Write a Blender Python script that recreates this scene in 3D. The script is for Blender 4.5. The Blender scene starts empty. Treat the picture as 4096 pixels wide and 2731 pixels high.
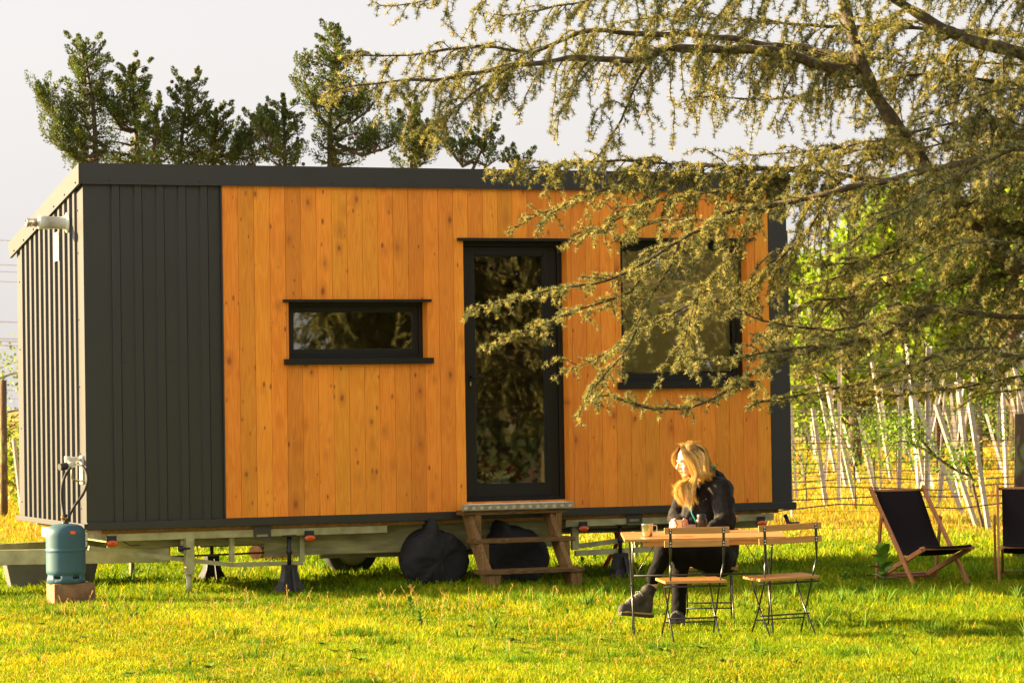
import bpy, bmesh, math, random
import numpy as np
from mathutils import Vector, Matrix, noise
R = math.radians
random.seed(7); RNG = np.random.default_rng(11)
S = bpy.context.scene
COL = S.collection

# ------------------------------------------------------------------ camera
F, PITCH, ROLL, CH = 12184.0, 0.0188, 0.0149, 1.5985      # focal length in photo pixels, eye height
cam = bpy.data.cameras.new('camera'); co = bpy.data.objects.new('camera', cam); COL.objects.link(co)
cam.sensor_width = 36; cam.lens = F / 4096 * 36; cam.clip_end = 3000; cam.clip_start = .5
CAMROT = Matrix.Rotation(math.pi/2 + PITCH, 3, 'X') @ Matrix.Rotation(-ROLL, 3, 'Z')
co.matrix_world = Matrix.Translation((0, 0, CH)) @ CAMROT.to_4x4()
cam.dof.use_dof = True; cam.dof.focus_distance = 22.5; cam.dof.aperture_fstop = 8.0
S.camera = co

def ray(X, Y): return CAMROT @ Vector((X-2048, 1365.5-Y, -F))
def at(X, Y, d):
    r = ray(X, Y); return Vector((0, 0, CH)) + r*(d/r.y)
def gnd(X, Y, z=0):
    r = ray(X, Y); return Vector((0, 0, CH)) + r*((z-CH)/r.z)

# ------------------------------------------------------------------ world, sun, exposure
SUN_EL, SUN_AZ = R(17.5), R(-90)            # the sun stands to the left, low
w = bpy.data.worlds.new('World'); S.world = w; w.use_nodes = True
nt = w.node_tree; bg = nt.nodes['Background']
sky = nt.nodes.new('ShaderNodeTexSky'); sky.sky_type = 'NISHITA'; sky.sun_disc = False
sky.sun_elevation = SUN_EL; sky.sun_rotation = SUN_AZ
sky.dust_density = 6; sky.air_density = 1.0; sky.ozone_density = 1.0
hs = nt.nodes.new('ShaderNodeHueSaturation'); hs.inputs['Saturation'].default_value = .12
mx = nt.nodes.new('ShaderNodeMix'); mx.data_type = 'RGBA'; mx.inputs[0].default_value = .75
wtc = nt.nodes.new('ShaderNodeTexCoord'); wsp = nt.nodes.new('ShaderNodeSeparateXYZ'); nt.links.new(wtc.outputs['Generated'], wsp.inputs[0])
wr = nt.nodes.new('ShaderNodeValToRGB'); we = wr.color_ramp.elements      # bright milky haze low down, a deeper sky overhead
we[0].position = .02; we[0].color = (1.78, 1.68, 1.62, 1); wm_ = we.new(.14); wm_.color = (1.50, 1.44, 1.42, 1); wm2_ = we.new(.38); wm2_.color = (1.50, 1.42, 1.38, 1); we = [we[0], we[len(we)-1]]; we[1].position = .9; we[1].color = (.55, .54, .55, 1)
nt.links.new(wsp.outputs[2], wr.inputs[0]); # unseen sky behind the camera brightened, added as fill for the shaded front wall
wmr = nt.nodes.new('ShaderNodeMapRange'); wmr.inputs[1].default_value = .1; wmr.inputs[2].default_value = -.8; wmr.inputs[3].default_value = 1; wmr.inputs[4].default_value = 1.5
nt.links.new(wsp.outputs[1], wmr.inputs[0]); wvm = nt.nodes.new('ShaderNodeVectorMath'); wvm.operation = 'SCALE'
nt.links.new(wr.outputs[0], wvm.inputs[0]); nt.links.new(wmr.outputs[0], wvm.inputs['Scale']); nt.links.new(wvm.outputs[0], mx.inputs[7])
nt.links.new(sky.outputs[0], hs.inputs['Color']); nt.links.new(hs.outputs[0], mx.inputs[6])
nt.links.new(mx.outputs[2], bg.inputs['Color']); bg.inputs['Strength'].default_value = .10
sl = bpy.data.lights.new('sun', 'SUN'); sl.energy = 5.0; sl.angle = R(.6); sl.color = (1, .74, .38)
so = bpy.data.objects.new('sun', sl); COL.objects.link(so)
sd = Vector((-math.cos(SUN_EL), .205, math.sin(SUN_EL)))       # towards the sun
so.rotation_euler = sd.to_track_quat('Z', 'Y').to_euler(); so.location = (-40, 20, 20)
S.view_settings.view_transform = 'Standard'; S.view_settings.look = 'None'
S.view_settings.exposure = 2.52; S.view_settings.gamma = 1
S.render.engine = 'CYCLES'
S.cycles.max_bounces = 8; S.cycles.transparent_max_bounces = 8

# ------------------------------------------------------------------ tagging
def tag(o, label=None, cat=None, group=None, kind=None):
    if label: o['label'] = label
    if cat: o['category'] = cat
    if group: o['group'] = group
    if kind: o['kind'] = kind
    return o
def thing(name, label, cat, loc=(0, 0, 0), rz=0, group=None):
    o = bpy.data.objects.new(name, None); COL.objects.link(o); o.empty_display_size = .2
    o.location = loc; o.rotation_euler = (0, 0, rz)
    return tag(o, label, cat, group)
def dup(root, loc=None, rz=None, label=None, parent=None):
    c = root.copy(); COL.objects.link(c)
    if parent: c.parent = parent
    for ch in root.children: dup(ch, parent=c)
    if loc is not None: c.location = loc
    if rz is not None: c.rotation_euler = (0, 0, rz)
    if label: c['label'] = label
    return c

# ------------------------------------------------------------------ materials
def pmat(name, col, rough=.6, metal=0, col2=None, scale=8, stretch=(1, 1, 1), bump=0, bscale=60, spec=.5, detail=6, lo=.35, hi=.65, coat=0):
    m = bpy.data.materials.new(name); m.use_nodes = True
    n, l = m.node_tree.nodes, m.node_tree.links; b = n['Principled BSDF']
    b.inputs['Roughness'].default_value = rough; b.inputs['Metallic'].default_value = metal
    b.inputs['Specular IOR Level'].default_value = spec; b.inputs['Coat Weight'].default_value = coat
    b.inputs['Base Color'].default_value = (*col, 1)
    tc = n.new('ShaderNodeTexCoord'); mp = n.new('ShaderNodeMapping'); mp.inputs['Scale'].default_value = stretch
    l.new(tc.outputs['Object'], mp.inputs[0])
    if col2:
        t = n.new('ShaderNodeTexNoise'); t.inputs['Scale'].default_value = scale; t.inputs['Detail'].default_value = detail
        l.new(mp.outputs[0], t.inputs[0])
        r = n.new('ShaderNodeValToRGB'); r.color_ramp.elements[0].position = lo; r.color_ramp.elements[1].position = hi
        r.color_ramp.elements[0].color = (*col, 1); r.color_ramp.elements[1].color = (*col2, 1)
        l.new(t.outputs[0], r.inputs[0]); l.new(r.outputs[0], b.inputs['Base Color'])
    if bump:
        t2 = n.new('ShaderNodeTexNoise'); t2.inputs['Scale'].default_value = bscale; t2.inputs['Detail'].default_value = 4
        l.new(mp.outputs[0], t2.inputs[0]); bp = n.new('ShaderNodeBump'); bp.inputs['Strength'].default_value = bump
        bp.inputs['Distance'].default_value = .01; l.new(t2.outputs[0], bp.inputs['Height']); l.new(bp.outputs[0], b.inputs['Normal'])
    return m

def leafmat(name, trans=.35, rough=.55, attr='tint', spec=.3, tmul=(1.15, 1.2, .5)):
    """leaf-like surface: colour from the per-leaf tint, part of the light passes through"""
    m = bpy.data.materials.new(name); m.use_nodes = True
    n, l = m.node_tree.nodes, m.node_tree.links; b = n['Principled BSDF']; out = n['Material Output']
    b.inputs['Roughness'].default_value = rough; b.inputs['Specular IOR Level'].default_value = spec
    a = n.new('ShaderNodeAttribute'); a.attribute_name = attr
    l.new(a.outputs['Color'], b.inputs['Base Color'])
    tr = n.new('ShaderNodeBsdfTranslucent'); ml = n.new('ShaderNodeMix'); ml.data_type = 'RGBA'; ml.blend_type = 'MULTIPLY'
    ml.inputs[0].default_value = 1; ml.inputs[7].default_value = (*tmul, 1)
    l.new(a.outputs['Color'], ml.inputs[6]); l.new(ml.outputs[2], tr.inputs[0])
    mi = n.new('ShaderNodeMixShader'); mi.inputs[0].default_value = trans
    l.new(b.outputs[0], mi.inputs[1]); l.new(tr.outputs[0], mi.inputs[2]); l.new(mi.outputs[0], out.inputs[0])
    return m

def woodmat(name, base, dark, knot, pitch=0, gscale=1.0, knots=True, rough=.6, axis='Z', bands=.5):
    """grain runs along the given object axis; boards of width `pitch` across X vary in tone"""
    m = bpy.data.materials.new(name); m.use_nodes = True
    n, l = m.node_tree.nodes, m.node_tree.links; b = n['Principled BSDF']
    b.inputs['Roughness'].default_value = rough; b.inputs['Specular IOR Level'].default_value = .35
    tc = n.new('ShaderNodeTexCoord'); sp = n.new('ShaderNodeSeparateXYZ'); l.new(tc.outputs['Object'], sp.inputs[0])
    ax = {'X': (2, 1, 0), 'Y': (0, 2, 1), 'Z': (0, 1, 2)}[axis]       # (across, across2, along)
    def M(op, a, bb=None, c=None):
        q = n.new('ShaderNodeMath'); q.operation = op
        for i, v in enumerate((a, bb, c)):
            if v is None: continue
            if isinstance(v, (int, float)): q.inputs[i].default_value = v
            else: l.new(v, q.inputs[i])
        return q.outputs[0]
    u, v, wz = sp.outputs[ax[0]], sp.outputs[ax[1]], sp.outputs[ax[2]]
    if pitch:
        idx = M('FLOOR', M('DIVIDE', u, pitch))
        wn = n.new('ShaderNodeTexWhiteNoise'); wn.noise_dimensions = '1D'; l.new(idx, wn.inputs['W']); rnd = wn.outputs['Value']
        off = M('MULTIPLY', rnd, 37.0)
    else:
        rnd = None; off = 0.0
    cb = n.new('ShaderNodeCombineXYZ')
    l.new(M('MULTIPLY', u, 14*gscale), cb.inputs[0]); l.new(M('MULTIPLY', v, 14*gscale), cb.inputs[1])
    l.new(M('ADD', M('MULTIPLY', wz, 1.1*gscale), off), cb.inputs[2])
    # large flowing figure: noise -> sine
    n1 = n.new('ShaderNodeTexNoise'); n1.inputs['Scale'].default_value = 1.0; n1.inputs['Detail'].default_value = 2; l.new(cb.outputs[0], n1.inputs[0])
    fig = M('SINE', M('MULTIPLY', n1.outputs[0], 60)); fig = M('MULTIPLY_ADD', fig, .5, .5)
    n2 = n.new('ShaderNodeTexNoise'); n2.inputs['Scale'].default_value = 9; n2.inputs['Detail'].default_value = 5
    cb2 = n.new('ShaderNodeCombineXYZ'); l.new(M('MULTIPLY', u, 14*gscale), cb2.inputs[0]); l.new(M('MULTIPLY', v, 14*gscale), cb2.inputs[1]); l.new(M('ADD', M('MULTIPLY', wz, .35*gscale), off), cb2.inputs[2])
    l.new(cb2.outputs[0], n2.inputs[0])
    g = M('ADD', M('MULTIPLY', fig, .45*bands*2), M('MULTIPLY', n2.outputs[0], .75))
    ramp = n.new('ShaderNodeValToRGB'); ramp.color_ramp.elements[0].position = .25; ramp.color_ramp.elements[1].position = 1.0
    ramp.color_ramp.elements[0].color = (*base, 1); ramp.color_ramp.elements[1].color = (*dark, 1); l.new(g, ramp.inputs[0])
    colr = ramp.outputs[0]
    if rnd is not None:
        hv = n.new('ShaderNodeHueSaturation'); l.new(colr, hv.inputs['Color'])
        l.new(M('MULTIPLY_ADD', rnd, .30, .86), hv.inputs['Value'])
        wn2 = n.new('ShaderNodeTexWhiteNoise'); wn2.noise_dimensions = '1D'; l.new(M('ADD', idx, 51.3), wn2.inputs['W'])
        l.new(M('MULTIPLY_ADD', wn2.outputs['Value'], .012, .491), hv.inputs['Hue']); colr = hv.outputs[0]
    # broad stain
    n3 = n.new('ShaderNodeTexNoise'); n3.inputs['Scale'].default_value = 1.6; n3.inputs['Detail'].default_value = 3; l.new(tc.outputs['Object'], n3.inputs[0])
    hv2 = n.new('ShaderNodeHueSaturation'); l.new(colr, hv2.inputs['Color']); l.new(M('MULTIPLY_ADD', n3.outputs[0], .3, .85), hv2.inputs['Value']); colr = hv2.outputs[0]
    if knots:
        for (su, sw, rad, keep, halo, sh) in ((7.1, 3.8, .13, .62, 2.7, 0.0), (15.0, 7.0, .15, .52, 1.3, 9.7)):
            cb3 = n.new('ShaderNodeCombineXYZ')
            nd = n.new('ShaderNodeTexNoise'); nd.inputs['Scale'].default_value = 20; l.new(tc.outputs['Object'], nd.inputs[0])
            l.new(M('ADD', M('MULTIPLY', u, su), M('MULTIPLY', nd.outputs[0], .08)), cb3.inputs[0])
            l.new(M('ADD', M('MULTIPLY', wz, sw), off), cb3.inputs[1]); cb3.inputs[2].default_value = sh
            vo = n.new('ShaderNodeTexVoronoi'); vo.inputs['Scale'].default_value = 1; l.new(cb3.outputs[0], vo.inputs[0])
            sc = n.new('ShaderNodeSeparateColor'); l.new(vo.outputs['Color'], sc.inputs[0])
            on = M('LESS_THAN', sc.outputs[0], keep)
            rr = M('MULTIPLY_ADD', sc.outputs[1], rad, rad*.45)
            k = M('MULTIPLY', on, M('SUBTRACT', 1.0, M('SMOOTH_MIN', 1.0, M('DIVIDE', vo.outputs['Distance'], rr), .3)))
            hl = M('MULTIPLY', on, M('MAXIMUM', 0.0, M('SUBTRACT', 1.0, M('DIVIDE', vo.outputs['Distance'], M('MULTIPLY', rr, halo)))))
            for fac, amt in ((hl, .45), (k, 1.25)):
                mm = n.new('ShaderNodeMix'); mm.data_type = 'RGBA'; f2 = M('MINIMUM', M('MULTIPLY', fac, amt), .95)
                l.new(f2, mm.inputs[0]); l.new(colr, mm.inputs[6]); mm.inputs[7].default_value = (*knot, 1); colr = mm.outputs[2]
    l.new(colr, b.inputs['Base Color'])
    bp = n.new('ShaderNodeBump'); bp.inputs['Strength'].default_value = .25; bp.inputs['Distance'].default_value = .004
    l.new(g, bp.inputs['Height']); l.new(bp.outputs[0], b.inputs['Normal'])
    return m

M = {}
M['wood'] = woodmat('larch_boards', (.92, .355, .032), (.80, .25, .016), (.30, .06, .010), pitch=.1405)
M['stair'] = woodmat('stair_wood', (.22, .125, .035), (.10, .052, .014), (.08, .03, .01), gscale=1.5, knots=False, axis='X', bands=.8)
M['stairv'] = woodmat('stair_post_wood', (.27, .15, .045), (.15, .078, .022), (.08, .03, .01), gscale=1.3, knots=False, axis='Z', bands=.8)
M['teak'] = woodmat('acacia_slats', (.55, .27, .075), (.36, .15, .035), (.1, .04, .01), gscale=1.2, knots=False, axis='X', bands=.3, rough=.45)
M['teakz'] = woodmat('beech_poles', (.46, .19, .07), (.32, .11, .035), (.1, .04, .01), gscale=1.2, knots=False, axis='Z', bands=.3, rough=.45)
M['osb'] = pmat('chipboard_edge', (.40, .20, .05), .8, col2=(.28, .12, .025), scale=30)
M['dark'] = pmat('anthracite_sheet', (.0070, .0064, .0056), .52, col2=(.0100, .0092, .0080), scale=3, bump=.05, bscale=400, spec=.42)
_d = M['dark'].node_tree.nodes['Principled BSDF']; _d.inputs['Coat Weight'].default_value = .5; _d.inputs['Coat Roughness'].default_value = .42; _d.inputs['Coat IOR'].default_value = 1.6
M['frame'] = pmat('anthracite_frame', (.009, .0085, .007), .45, spec=.35)
M['galv'] = pmat('galvanised_steel', (.46, .43, .22), .5, metal=.25, col2=(.30, .28, .14), scale=9, bump=.05, bscale=80)
M['galvd'] = pmat('weathered_galvanised_steel', (.40, .37, .16), .6, metal=.2, col2=(.20, .18, .08), scale=7, stretch=(.4, 1, 2))
M['white'] = pmat('white_plastic', (.7, .68, .62), .4, col2=(.6, .58, .5), scale=4)
M['black'] = pmat('black_metal', (.012, .011, .010), .45, col2=(.02, .018, .015), scale=20)
M['blackp'] = pmat('black_painted_rod', (.014, .012, .009), .28, spec=.7)
M['rubber'] = pmat('rubber', (.02, .018, .015), .75, bump=.2, bscale=150)
M['cover'] = pmat('black_cover_fabric', (.011, .0105, .010), .85, col2=(.016, .015, .013), scale=5, bump=.35, bscale=14)
M['lens'] = pmat('orange_lens', (.75, .10, .01), .25)
M['lensd'] = pmat('dark_orange_lens', (.30, .035, .008), .3)
M['blue'] = pmat('blue_green_paint', (.040, .100, .125), .5, spec=.3, col2=(.055, .12, .14), scale=3.5, bump=.05, bscale=60, lo=.4, hi=.75)
M['concrete'] = pmat('rusty_concrete', (.30, .17, .085), .9, col2=(.17, .085, .04), scale=6, bump=.6, bscale=50)
M['brass'] = pmat('brass', (.55, .33, .08), .35, metal=.9, col2=(.25, .13, .04), scale=40)
M['steel'] = pmat('stainless_steel', (.72, .68, .62), .2, metal=1)
M['red'] = pmat('red_hose', (.6, .03, .02), .4)
M['canvas'] = pmat('black_canvas', (.011, .0075, .0075), .95, spec=.15, col2=(.015, .0105, .0105), scale=120, bump=.2, bscale=500)
M['plate'] = pmat('chequer_aluminium', (.42, .38, .30), .4, metal=.6, col2=(.30, .27, .21), scale=20)
M['platei'] = pmat('raised_tread_marks', (.80, .72, .58), .3, metal=.5)
M['crate'] = pmat('grey_plastic', (.13, .12, .11), .55, col2=(.10, .095, .085), scale=5)
M['bark'] = pmat('cedar_bark', (.055, .036, .018), .9, col2=(.13, .10, .03), scale=25, bump=1.0, bscale=60, lo=.45, hi=.7)
M['barkg'] = pmat('grey_bark', (.12, .08, .045), .9, col2=(.07, .045, .025), scale=9, bump=.8, bscale=30)
M['dbark'] = pmat('dark_bark', (.03, .021, .013), .95, bump=.8, bscale=30)
M['lichen'] = pmat('lichened_post_wood', (.10, .06, .03), .95, col2=(.20, .19, .07), scale=14, stretch=(1, 1, .4), bump=.6, bscale=30, lo=.5, hi=.62)
M['stake'] = pmat('white_painted_steel', (.42, .37, .32), .55, col2=(.32, .28, .24), scale=6)
M['tube'] = pmat('black_drip_tube', (.06, .05, .045), .5)
M['wire'] = pmat('fence_wire', (.16, .10, .05), .6, metal=.4)
M['twire'] = pmat('trellis_wire', (.20, .17, .13), .6)
M['pwire'] = pmat('power_cable', (.45, .43, .42), .6)
M['cone'] = pmat('cypress_cones', (.075, .038, .018), .85, col2=(.12, .06, .03), scale=30)
M['logend'] = pmat('cut_log', (.28, .10, .045), .85, col2=(.4, .18, .08), scale=30)
M['soil'] = pmat('dug_soil', (.14, .06, .025), .95, col2=(.07, .03, .012), scale=20, bump=1, bscale=40)
M['tag'] = pmat('printed_tag', (.7, .68, .65), .6)
M['ink'] = pmat('printed_ink', (.08, .08, .08), .6)

# ------------------------------------------------------------------ mesh builder
class MB:
    def __init__(s): s.v, s.f, s.m, s.sm = [], [], [], []
    def add(s, vs, fs, mi=0, smooth=False):
        o = len(s.v); s.v += [tuple(p) for p in vs]
        for f in fs: s.f.append([i+o for i in f]); s.m.append(mi); s.sm.append(smooth)
        return s
    def box(s, a, b, mi=0, rot=None, org=None):
        (x0, y0, z0), (x1, y1, z1) = a, b
        vs = [Vector(p) for p in ((x0,y0,z0),(x1,y0,z0),(x1,y1,z0),(x0,y1,z0),(x0,y0,z1),(x1,y0,z1),(x1,y1,z1),(x0,y1,z1))]
        if rot is not None:
            c = Vector(org) if org is not None else sum(vs, Vector())/8
            vs = [c + rot @ (p-c) for p in vs]
        return s.add(vs, [(0,3,2,1),(4,5,6,7),(0,1,5,4),(1,2,6,5),(2,3,7,6),(3,0,4,7)], mi)
    def bar(s, p, q, wd, ht, mi=0, up=(0, 0, 1)):
        """rectangular bar from p to q, wd across, ht along up"""
        p, q = Vector(p), Vector(q); d = (q-p).normalized(); up = Vector(up)
        sx = d.cross(up)
        if sx.length < 1e-4: sx = d.cross(Vector((0, 1, 0)))
        sx.normalize(); uz = sx.cross(d).normalized(); a, b = sx*wd/2, uz*ht/2
        vs = [p-a-b, p+a-b, p+a+b, p-a+b, q-a-b, q+a-b, q+a+b, q-a+b]
        return s.add(vs, [(0,1,2,3),(7,6,5,4),(0,4,5,1),(1,5,6,2),(2,6,7,3),(3,7,4,0)], mi)
    def tube(s, pts, r, n=8, mi=0, cap=True, smooth=True):
        pts = [Vector(p) for p in pts]; rs = r if isinstance(r, (list, tuple)) else [r]*len(pts)
        rings = []; ref = None
        for i, p in enumerate(pts):
            t = (pts[min(i+1, len(pts)-1)] - pts[max(i-1, 0)]).normalized()
            if ref is None: ref = t.orthogonal().normalized()
            ref = (ref - t*ref.dot(t)); ref = ref.normalized() if ref.length > 1e-5 else t.orthogonal().normalized()
            b = t.cross(ref)
            rings.append([p + (ref*math.cos(2*math.pi*k/n) + b*math.sin(2*math.pi*k/n))*rs[i] for k in range(n)])
        vs = [q for rg in rings for q in rg]; fs = []
        for i in range(len(pts)-1):
            for k in range(n): fs.append((i*n+k, i*n+(k+1) % n, (i+1)*n+(k+1) % n, (i+1)*n+k))
        s.add(vs, fs, mi, smooth)
        if cap:
            o = len(s.v)-len(vs); s.f += [[o+k for k in range(n)][::-1], [o+(len(pts)-1)*n+k for k in range(n)]]; s.m += [mi, mi]; s.sm += [False, False]
        return s
    def lathe(s, prof, c=(0, 0, 0), n=28, mi=0, smooth=True):
        """prof: (r,z) list"""
        c = Vector(c); vs = [c+Vector((r*math.cos(2*math.pi*k/n), r*math.sin(2*math.pi*k/n), z)) for r, z in prof for k in range(n)]; fs = []
        for i in range(len(prof)-1):
            for k in range(n): fs.append((i*n+k, i*n+(k+1) % n, (i+1)*n+(k+1) % n, (i+1)*n+k))
        return s.add(vs, fs, mi, smooth)
    def prism(s, poly, axis, a, b, mi=0):
        """extrude 2-D polygon along axis ('x','y','z') between a and b"""
        f = {'x': lambda p, t: (t, p[0], p[1]), 'y': lambda p, t: (p[0], t, p[1]), 'z': lambda p, t: (p[0], p[1], t)}[axis]
        n = len(poly); vs = [f(p, a) for p in poly] + [f(p, b) for p in poly]
        fs = [list(range(n))[::-1], [n+i for i in range(n)]] + [(i, (i+1) % n, n+(i+1) % n, n+i) for i in range(n)]
        return s.add(vs, fs, mi)
    def sphere(s, c, r, mi=0, n=10, sc=(1, 1, 1)):
        c = Vector(c); prof = [(math.sin(math.pi*i/n), -math.cos(math.pi*i/n)) for i in range(n+1)]; nn = 2*n
        vs = [c+Vector((a*r*sc[0]*math.cos(2*math.pi*k/nn), a*r*sc[1]*math.sin(2*math.pi*k/nn), z*r*sc[2])) for a, z in prof for k in range(nn)]
        fs = [(i*nn+k, i*nn+(k+1) % nn, (i+1)*nn+(k+1) % nn, (i+1)*nn+k) for i in range(n) for k in range(nn)]
        return s.add(vs, fs, mi, True)
    def build(s, name, mats, parent=None, bevel=0, label=None, fix=True):
        me = bpy.data.meshes.new(name); me.from_pydata(s.v, [], s.f)
        mats = mats if isinstance(mats, (list, tuple)) else [mats]
        for m in mats: me.materials.append(m)
        me.polygons.foreach_set('material_index', s.m); me.polygons.foreach_set('use_smooth', s.sm)
        if fix:
            bm = bmesh.new(); bm.from_mesh(me); bmesh.ops.recalc_face_normals(bm, faces=bm.faces); bm.to_mesh(me); bm.free()
        o = bpy.data.objects.new(name, me); COL.objects.link(o)
        if parent: o.parent = parent
        if bevel:
            bv = o.modifiers.new('bevel', 'BEVEL'); bv.width = bevel; bv.segments = 2; bv.limit_method = 'ANGLE'; bv.angle_limit = R(40)
        if label: o['label'] = label
        return o

def islands(mb, name, mats, parent, bevel=0, small=None):
    """link every separate piece of a builder as an object of its own"""
    par = list(range(len(mb.v)))
    def fd(a):
        while par[a] != a: par[a] = par[par[a]]; a = par[a]
        return a
    for f in mb.f:
        for q in f[1:]: par[fd(q)] = fd(f[0])
    grp = {}
    for i, f in enumerate(mb.f): grp.setdefault(fd(f[0]), []).append(i)
    for fl_ in grp.values():
        ids = sorted({q for i in fl_ for q in mb.f[i]}); mp = {q: k for k, q in enumerate(ids)}
        g = MB(); g.v = [mb.v[q] for q in ids]; g.f = [[mp[q] for q in mb.f[i]] for i in fl_]; g.m = [mb.m[i] for i in fl_]; g.sm = [mb.sm[i] for i in fl_]
        g.build(small if (small and g.m[0] == 1) else name, mats, parent, bevel)

def npmesh(name, V, Fc, mats, parent=None, tint=None, fidx=None, smooth=False):
    """V (n,3), Fc (m,k) arrays; tint (n,3) per-vertex colour"""
    me = bpy.data.meshes.new(name); k = Fc.shape[1]
    me.vertices.add(len(V)); me.vertices.foreach_set('co', V.astype(np.float32).ravel())
    me.loops.add(Fc.size); me.loops.foreach_set('vertex_index', Fc.astype(np.int32).ravel())
    me.polygons.add(len(Fc)); me.polygons.foreach_set('loop_start', np.arange(0, Fc.size, k, dtype=np.int32))
    if fidx is not None: me.polygons.foreach_set('material_index', fidx.astype(np.int32))
    me.update(calc_edges=True)
    if smooth: me.polygons.foreach_set('use_smooth', np.ones(len(Fc), bool))
    for m in (mats if isinstance(mats, (list, tuple)) else [mats]): me.materials.append(m)
    if tint is not None:
        a = me.color_attributes.new('tint', 'FLOAT_COLOR', 'POINT')
        a.data.foreach_set('color', np.concatenate([tint, np.ones((len(tint), 1))], 1).astype(np.float32).ravel())
    o = bpy.data.objects.new(name, me); COL.objects.link(o)
    if parent: o.parent = parent
    return o

def unit(a): return a/np.maximum(np.linalg.norm(a, axis=-1, keepdims=True), 1e-9)
def leaves(P, size, rng, wid=.4, up=.2, cols=None, colw=None, jit=.15, dirs=None, updir=True):
    """one bent leaf (2 triangles) at each point"""
    n = len(P); d = rng.normal(size=(n, 3)) if dirs is None else dirs + rng.normal(size=(n, 3))*.5
    d = unit(d); d[:, 2] += up; d = unit(d)
    s = unit(np.cross(d, rng.normal(size=(n, 3)))); sz = size*rng.uniform(.6, 1.3, (n, 1))
    A = P; B = P+d*sz*.5+s*sz*wid*.5; C = P+d*sz; D = P+d*sz*.5-s*sz*wid*.5
    V = np.stack([A, B, C, D], 1).reshape(-1, 3); I = np.arange(n)[:, None]*4
    Fc = np.concatenate([I+np.array([[0, 1, 3]]), I+np.array([[1, 2, 3]])], 0)
    cols = np.array(cols); c = cols[rng.choice(len(cols), n, p=colw)]*rng.uniform(1-jit, 1+jit, (n, 1))
    return V, Fc, np.repeat(c, 4, 0)
def merge(parts):
    V, Fc, T, o = [], [], [], 0
    for v, f, t in parts: V.append(v); Fc.append(f+o); T.append(t); o += len(v)
    return np.concatenate(V), np.concatenate(Fc), np.concatenate(T)
M['leaf'] = leafmat('leaf_surface', .4)
M['needle'] = leafmat('needle_surface', .40, .65, spec=.2, tmul=(1.1, 1.0, .5))
M['grass'] = leafmat('grass_surface', .34, .6, spec=.12, tmul=(1.1, 1.1, .3))
M['cypress'] = leafmat('cypress_surface', .25, .6, tmul=(1.2, 1.2, .5))

# ================================================================== SETTING
# ground sheet
def ground():
    xs = np.concatenate([np.linspace(-400, -20, 14), np.linspace(-16, 16, 65), np.linspace(20, 400, 14)])
    ys = np.concatenate([np.linspace(-60, 8, 10), np.linspace(10, 60, 101), np.linspace(70, 900, 24)])
    V = []
    for y in ys:
        for x in xs:
            z = .018*noise.noise(Vector((x*.8, y*.8, 0))) + .01*noise.noise(Vector((x*2.3, y*2.3, 4))) if (abs(x) < 18 and 8 < y < 62) else 0
            V.append((x, y, z-.012))
    nx = len(xs); Fc = [(j*nx+i, j*nx+i+1, (j+1)*nx+i+1, (j+1)*nx+i) for j in range(len(ys)-1) for i in range(nx-1)]
    m = pmat('meadow_soil', (.055, .060, .012), .95, bump=.5, bscale=30)
    n, l = m.node_tree.nodes, m.node_tree.links; b = n['Principled BSDF']
    tc = n.new('ShaderNodeTexCoord'); t = n.new('ShaderNodeTexNoise'); t.inputs['Scale'].default_value = .9; t.inputs['Detail'].default_value = 9
    l.new(tc.outputs['Object'], t.inputs[0]); r = n.new('ShaderNodeValToRGB'); e = r.color_ramp.elements
    e[0].position = .35; e[0].color = (.075, .11, .008, 1); e[1].position = .7; e[1].color = (.15, .14, .012, 1)
    l.new(t.outputs[0], r.inputs[0])
    # the lawn is greener, the field beyond it drier
    sp = n.new('ShaderNodeSeparateXYZ'); l.new(tc.outputs['Object'], sp.inputs[0])
    mr = n.new('ShaderNodeMapRange'); mr.inputs[1].default_value = 31; mr.inputs[2].default_value = 38; l.new(sp.outputs[1], mr.inputs[0])
    mm = n.new('ShaderNodeMix'); mm.data_type = 'RGBA'; l.new(mr.outputs[0], mm.inputs[0]); l.new(r.outputs[0], mm.inputs[6])
    r2 = n.new('ShaderNodeValToRGB'); e = r2.color_ramp.elements; e[0].position = .3; e[0].color = (.24, .22, .02, 1); e[1].position = .6; e[1].color = (.42, .22, .02, 1)
    t2 = n.new('ShaderNodeTexNoise'); t2.inputs['Scale'].default_value = .5; t2.inputs['Detail'].default_value = 8; l.new(tc.outputs['Object'], t2.inputs[0]); l.new(t2.outputs[0], r2.inputs[0])
    l.new(r2.outputs[0], mm.inputs[7]); l.new(mm.outputs[2], b.inputs['Base Color'])
    mb = MB(); mb.add(V, Fc, 0, True); o = mb.build('ground', m, fix=False); tag(o, kind='structure')
ground()

# ================================================================== TINY HOUSE ON ITS TRAILER
TH, HC, HL, HW, ZB, ZT, ZK = .3838, Vector((-3.4874, 24.908, 0)), 6.4168, 2.42, .5754, 3.5755, 3.107
HU, HV = Vector((math.cos(TH), math.sin(TH), 0)), Vector((-math.sin(TH), math.cos(TH), 0))
def uw(X, Y, v=0):
    """point of the plane at depth v behind the front wall -> (along, height)"""
    r = ray(X, Y); o = Vector((0, 0, CH))-HC; t = (v-o.dot(HV))/r.dot(HV); p = o+r*t
    return p.dot(HU), p.z
def loc2w(u, v, z): return HC+HU*u+HV*v+Vector((0, 0, z))

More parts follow.
